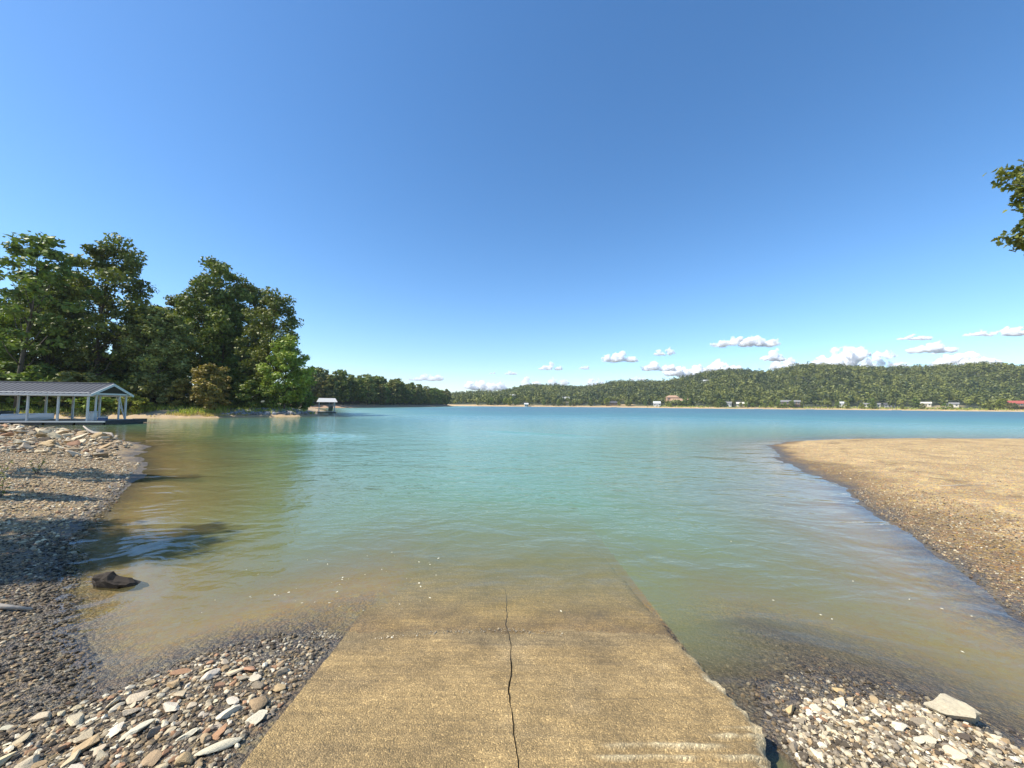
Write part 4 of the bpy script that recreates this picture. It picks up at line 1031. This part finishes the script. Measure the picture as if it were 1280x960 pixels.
# ------------------------------------------------------------------ houses
def house(label, x, y, w, d, h, rh, wall, roof, rz=0.0, nwin=4, z=None, hip=False, deck=False, storeys=1, name='house', chimney=False):
    z = tz(x, y) if z is None else z
    w, d, h, rh = w*0.88, d*0.88, h*0.84, rh*0.84
    o = empty(name, (x, y, z), rz, label, 'house')
    MB().box(-w/2, w/2, -d/2, d/2, -1.5, h).build('wall', M[wall], o)
    ov = 0.6; i = d*0.45 if hip else 0
    a = [(-w/2-ov,-d/2-ov,h+0.002),(w/2+ov,-d/2-ov,h+0.002),(w/2+ov,d/2+ov,h+0.002),(-w/2-ov,d/2+ov,h+0.002),(-w/2-ov+i,0,h+rh),(w/2+ov-i,0,h+rh)]
    rf = MB().add(a, [(0,1,5,4),(2,3,4,5),(1,2,5),(3,0,4),(3,2,1,0)]).build('roof', M[roof], o)
    if chimney: MB().box(w*0.22, w*0.22+0.9, 0.2, 1.1, h+rh*0.4, h+rh+0.9).build('chimney', M['brick'], rf)
    for s in range(storeys):
        zz = h/storeys*s+h/storeys*0.35
        for k in range(nwin):
            if s == 0 and k == nwin//2: continue
            cx_ = -w/2+w*(k+0.5)/nwin
            f = MB().box(cx_-0.75, cx_+0.75, -d/2-0.06, -d/2-0.004, zz, zz+1.5).build('window', M['white'], o)
            MB().box(cx_-0.62, cx_+0.62, -d/2-0.09, -d/2-0.064, zz+0.12, zz+1.38).build('pane', M['glass'], f)
    cx_ = -w/2+w*(nwin//2+0.5)/nwin
    MB().box(cx_-0.55, cx_+0.55, -d/2-0.07, -d/2-0.004, 0.05, 2.15).build('door', M['brown'], o)
    if deck:
        m = MB(); m.box(-w/2+0.3, w/2-0.3, -d/2-3.0, -d/2-0.1, h*0.45, h*0.45+0.22)
        for k in range(6):
            xx = -w/2+0.4+(w-1.0)*k/5; m.box(xx, xx+0.18, -d/2-2.95, -d/2-2.77, -1.5, h*0.45-0.002)
        m.box(-w/2+0.3, w/2-0.3, -d/2-3.0, -d/2-2.94, h*0.45+1.0, h*0.45+1.1); m.build('deck', M['brown'], o)
    return o
house('long orange brick house with grey lower floor on the reddish clearing across the lake', 207, 472, 25, 10, 6.5, 3.5, 'greywall', 'brick', R(-8), 6, deck=True, storeys=2)
house('orange brick upper house stepped into the reddish clearing', 203, 486, 16, 9, 5.0, 3.2, 'brick', 'brick', R(-8), 4, hip=True, z=9.0)
house('small white gabled house left of the reddish clearing', 177, 469, 8.5, 8, 4.2, 3.2, 'white', 'white', R(-18), 3)
house('dark roofed house above the tan cut bank on the far shore', 134, 515, 19, 9, 4.0, 3.2, 'brown', 'darkroof', R(-5), 5, hip=True)
house('white house with tan roof right of the bushy green shore tree', 234, 416, 7, 6, 4.2, 2.4, 'white', 'shingle', R(-30), 3)
house('low tan house beside the small white one on the far shore', 249, 416, 11, 7, 3.4, 2.4, 'cream', 'cream', R(-30), 4)
house('wide two storey house with pale grey roof and dark deck under the hill', 302, 418, 21, 9, 6.8, 2.2, 'brown', 'shingle', R(-36), 6, deck=True, storeys=2)
house('white cottage at the left end of the pale waterfront row', 360, 418, 7.5, 7, 4.0, 2.4, 'white', 'white', R(-40), 3)
house('long pale house in the middle of the waterfront row', 381, 407, 15, 7, 3.4, 2.0, 'cream', 'shingle', R(-42), 5)
house('grey bungalow at the right end of the pale waterfront row', 393, 400, 9, 7, 3.2, 2.2, 'greywall', 'darkroof', R(-42), 3)
house('cream cottage half hidden by shore trees on the right', 417, 387, 8, 6, 3.4, 2.0, 'cream', 'cream', R(-46), 3)
house('cream bungalow with pale roof between the right shore trees', 428, 374, 10, 6, 3.2, 2.0, 'cream', 'shingle', R(-46), 3)
house('dark house with a red roof at the far right edge', 464, 350, 17, 9, 6.0, 3.2, 'brown', 'redroof', R(-50), 5, deck=True, storeys=2)
house('white roofed house high on the hill above the reddish clearing', 306, 600, 19, 9, 5.5, 2.5, 'white', 'white', R(-20), 4)
house('small pale house on the slope above the reddish clearing', 236, 580, 9, 7, 6.0, 2.6, 'cream', 'cream', R(-15), 3)
house('pale house with a bright roof in the wood left of the tan clearing', 80, 572, 11, 8, 7.0, 3.0, 'cream', 'white', 0, 3)
house('long pale roofed house next to it in the wood below the left hill', 96, 566, 14, 7, 6.0, 2.5, 'cream', 'cream', 0, 4)
house('tiny white house in the wood on the low left hill', 1, 556, 8, 6, 10, 2.6, 'white', 'white', 0, 3)
house('white boathouse on the beach at the left end of the far shore', 18, 479, 5, 5, 3.4, 2.0, 'white', 'white', 0, 2)
house('grey gabled house showing through the trees above the boat dock', -76.5, 80.0, 11, 7.5, 6.2, 3.4, 'greywall', 'shingle', R(42), 4, z=9.6, storeys=2)
house('brown house with a deck behind the trunks at the middle of the point', -59.0, 81.5, 11, 7, 4.4, 2.4, 'brown', 'darkroof', R(36), 5, z=8.0, deck=True)
for (x, y, rz, lab) in ((246, 384, 40, 'floating dock below the bushy green tree on the far shore'), (300, 387, 40, 'floating dock below the wide pale roofed house'), (371, 371, 45, 'floating dock below the pale waterfront row'), (128, 482, 10, 'floating dock below the tan cut bank')):
    o = empty('floating_dock', (x, y, 0), R(-rz), lab, 'dock')
    MB().box(-3.5, 3.5, -1.2, 1.2, 0.15, 0.5).build('deck', M['deck'], o)
    MB().box(-3.3, 3.3, -1.1, 1.1, -0.3, 0.146).build('float', M['black'], o)

# ------------------------------------------------------------------ clouds, far beyond the hills
def mat_cloud():
    m, nt, out = new_mat('cloud'); N = NT(nt)
    v = N.n('VolumePrincipled', Density=0.045, Anisotropy=-0.35); v.inputs['Color'].default_value = (1, 1, 1, 1)
    N.link(v.outputs[0], out.inputs['Volume']); return m
M['cloud'] = mat_cloud()
def cloud(u, v, w, h, label, faint=1.0, Y=4200.0):
    """a small cumulus: a heap of puffs on a flat base, joined into one skin"""
    g = np.random.default_rng(int(u*7+v)); s = Y/480.0
    X, Z = (u-640)*s, (506+0.0087*(u-640)-v)*s+H; W, Hh = w*s, h*s*faint
    bm = bmesh.new(); nt_ = max(2, int(1.5+W/(1.1*Hh)))
    for k in range(nt_):                              # towers of different height side by side
        t = (k+0.5)/nt_-0.5+g.uniform(-0.25, 0.25)/nt_
        top = Hh*(0.35+0.65*g.random())*max(0.3, 1-(1.7*t)**2)
        for q in range(16):
            u_ = g.random(); zz = -0.45*Hh+top*u_; sp = (1-u_*0.75)*W/nt_*0.62
            r = min(Hh, W*0.5)*g.uniform(0.12, 0.25)*(1.15-0.5*u_)
            bmesh.ops.create_icosphere(bm, subdivisions=2, radius=1.0, matrix=Matrix.Translation((t*W*0.9+g.normal(0, 0.55)*sp, g.normal(0, 0.3)*W/nt_, zz)) @ Matrix.Diagonal((r*1.3, r*1.2, r*0.95, 1)))
    me = bpy.data.meshes.new('cloud'); bm.to_mesh(me); bm.free()
    o = bpy.data.objects.new('cloud', me); C.objects.link(o)
    md = o.modifiers.new('skin', 'REMESH'); md.mode = 'VOXEL'; md.voxel_size = max(Hh/34, W/170)
    dg = bpy.context.evaluated_depsgraph_get(); dg.update()
    me2 = bpy.data.meshes.new_from_object(o.evaluated_get(dg)); o.modifiers.clear(); o.data = me2
    co = np.empty(len(me2.vertices)*3, np.float32); me2.vertices.foreach_get('co', co); co = co.reshape(-1, 3)
    k = 1/(Hh*0.20+1); amp = Hh*0.24
    for ax in range(3):
        a_, b_ = co[:, (ax+1) % 3]*k+X, co[:, (ax+2) % 3]*k+co[:, ax]*k*0.7
        co[:, ax] += amp*fbm(a_, b_, 3+ax, 5)
    co[:, 2] = np.maximum(co[:, 2], -0.34*Hh+0.45*np.minimum(co[:, 2]+0.34*Hh, 0))
    me2.vertices.foreach_set('co', co.ravel()); me2.update()
    me2.materials.clear(); me2.materials.append(M['cloud'])
    o.location = (X, Y, Z); tag(o, label, 'cloud', 'small clouds low over the hills')
CL = [(535,470,36,13,'small cloud alone just above the end of the middle point'), (606,480,60,18,'low hazy cloud bank at the left end of the far hills'),
 (640,465,13,8,'tiny cloud over the hazy bank at the left of the far hills'), (616,465,9,6,'tiniest cloud beside the tiny one over the hazy bank'), (663,477,26,16,'small cloud touching the low left hill'),
 (690,458,27,10,'pair of thin puffs midway up over the left hill'), (697,474,26,18,'rounded cloud rising behind the left hill'), (731,459,12,6,'lone little puff left of the flat oblong cloud'),
 (745,475,20,17,'rounded cloud behind the dip between the hills'), (773,445,44,16,'flat oblong cloud high over the tan clearing'), (797,473,22,6,'thin sliver of cloud on the ridge below the flat oblong one'),
 (832,437,20,16,'small square puff between the oblong cloud and the widest flat one'), (826,457,44,14,'pale cloud below the small square puff'), (856,460,54,22,'billowing cloud resting on the shoulder of the main hill'), (893,457,56,18,'bright cloud bank at the left foot of the main hill crest'),
 (933,425,82,17,'widest flat cloud floating high above the main hill'), (969,443,30,17,'puff below the right end of the widest flat cloud'), (985,455,44,16,'low cloud behind the crest left of the big bank'),
 (1050,446,76,32,'biggest cloud bank rising behind the main hill crest'), (1092,446,40,34,'tall right shoulder cloud of the big bank'), (1150,421,44,7,'faint thin streak of cloud at the right'),
 (1164,433,52,17,'flat based cloud under the faint streak'), (1127,455,22,7,'low cloud on the ridge between the big bank and the flat based cloud'), (1212,446,62,26,'large white cloud behind the right hill'), (1234,415,44,9,'faint cloud near the right edge, upper left of the last one'), (1274,413,32,14,'cloud cut by the right edge of the view')]
for i_, c in enumerate(CL): cloud(*c, Y=4200.0+900*(i_ % 3))

# ------------------------------------------------------------------ haze
def haze():
    m, nt, out = new_mat('haze'); N = NT(nt)
    v = N.n('VolumePrincipled', Density=0.00010, Anisotropy=0.0); v.inputs['Color'].default_value = (0.86, 0.92, 1.0, 1)
    N.link(v.outputs[0], out.inputs['Volume'])
    o = MB().box(-2700, 2700, -2650, 2700, -9.5, 135).build('haze', m); tag(o, kind='stuff')
HAZE = True
if HAZE: haze()

# ------------------------------------------------------------------ light, sky, camera
EL, AZ = R(49), R(-107)                         # azimuth from +Y, negative to the left
sd = Vector((math.sin(AZ)*math.cos(EL), math.cos(AZ)*math.cos(EL), math.sin(EL)))
L = bpy.data.lights.new('sun', 'SUN'); L.energy = 4.5; L.angle = R(0.55); L.color = (1.0, 0.93, 0.80)
so = bpy.data.objects.new('sun', L); C.objects.link(so); so.rotation_euler = sd.to_track_quat('Z', 'Y').to_euler()
W = bpy.data.worlds.new('World'); bpy.context.scene.world = W; W.use_nodes = True
nt = W.node_tree; nt.nodes.clear()
sky = nt.nodes.new('ShaderNodeTexSky'); sky.sky_type = 'NISHITA'; sky.sun_disc = False
sky.sun_elevation = EL; sky.sun_rotation = AZ; sky.altitude = 300; sky.air_density = 1.0; sky.dust_density = 0.5; sky.ozone_density = 4.0
bg = nt.nodes.new('ShaderNodeBackground'); bg.inputs[1].default_value = 0.135
wo = nt.nodes.new('ShaderNodeOutputWorld'); hs = nt.nodes.new('ShaderNodeHueSaturation'); hs.inputs['Saturation'].default_value = 1.19; hs.inputs['Hue'].default_value = 0.499; nt.links.new(sky.outputs[0], hs.inputs['Color']); nt.links.new(hs.outputs[0], bg.inputs[0]); nt.links.new(bg.outputs[0], wo.inputs[0])

cam = bpy.data.cameras.new('camera'); cam.sensor_width = 36; cam.lens = 36*480/1280; cam.clip_start = 0.05; cam.clip_end = 30000
co = bpy.data.objects.new('camera', cam); C.objects.link(co)
co.matrix_world = Matrix.Translation((0, 0, H)) @ Matrix.Rotation(R(93.1), 4, 'X') @ Matrix.Rotation(R(0.5), 4, 'Z')
sc = bpy.context.scene; sc.camera = co
sc.render.engine = 'CYCLES'
cy = sc.cycles
cy.use_denoising = True; cy.denoiser = 'OPENIMAGEDENOISE'; cy.denoising_input_passes = 'RGB_ALBEDO_NORMAL'
cy.max_bounces = 30; cy.transparent_max_bounces = 16; cy.volume_bounces = 28; cy.diffuse_bounces = 3; cy.glossy_bounces = 3
cy.use_adaptive_sampling = True; cy.adaptive_threshold = 0.01
cy.sample_clamp_indirect = 6.0
sc.view_settings.view_transform = 'Standard'; sc.view_settings.look = 'None'; sc.view_settings.exposure = 0.7; sc.view_settings.gamma = 1.0
sc.view_settings.use_curve_mapping = False
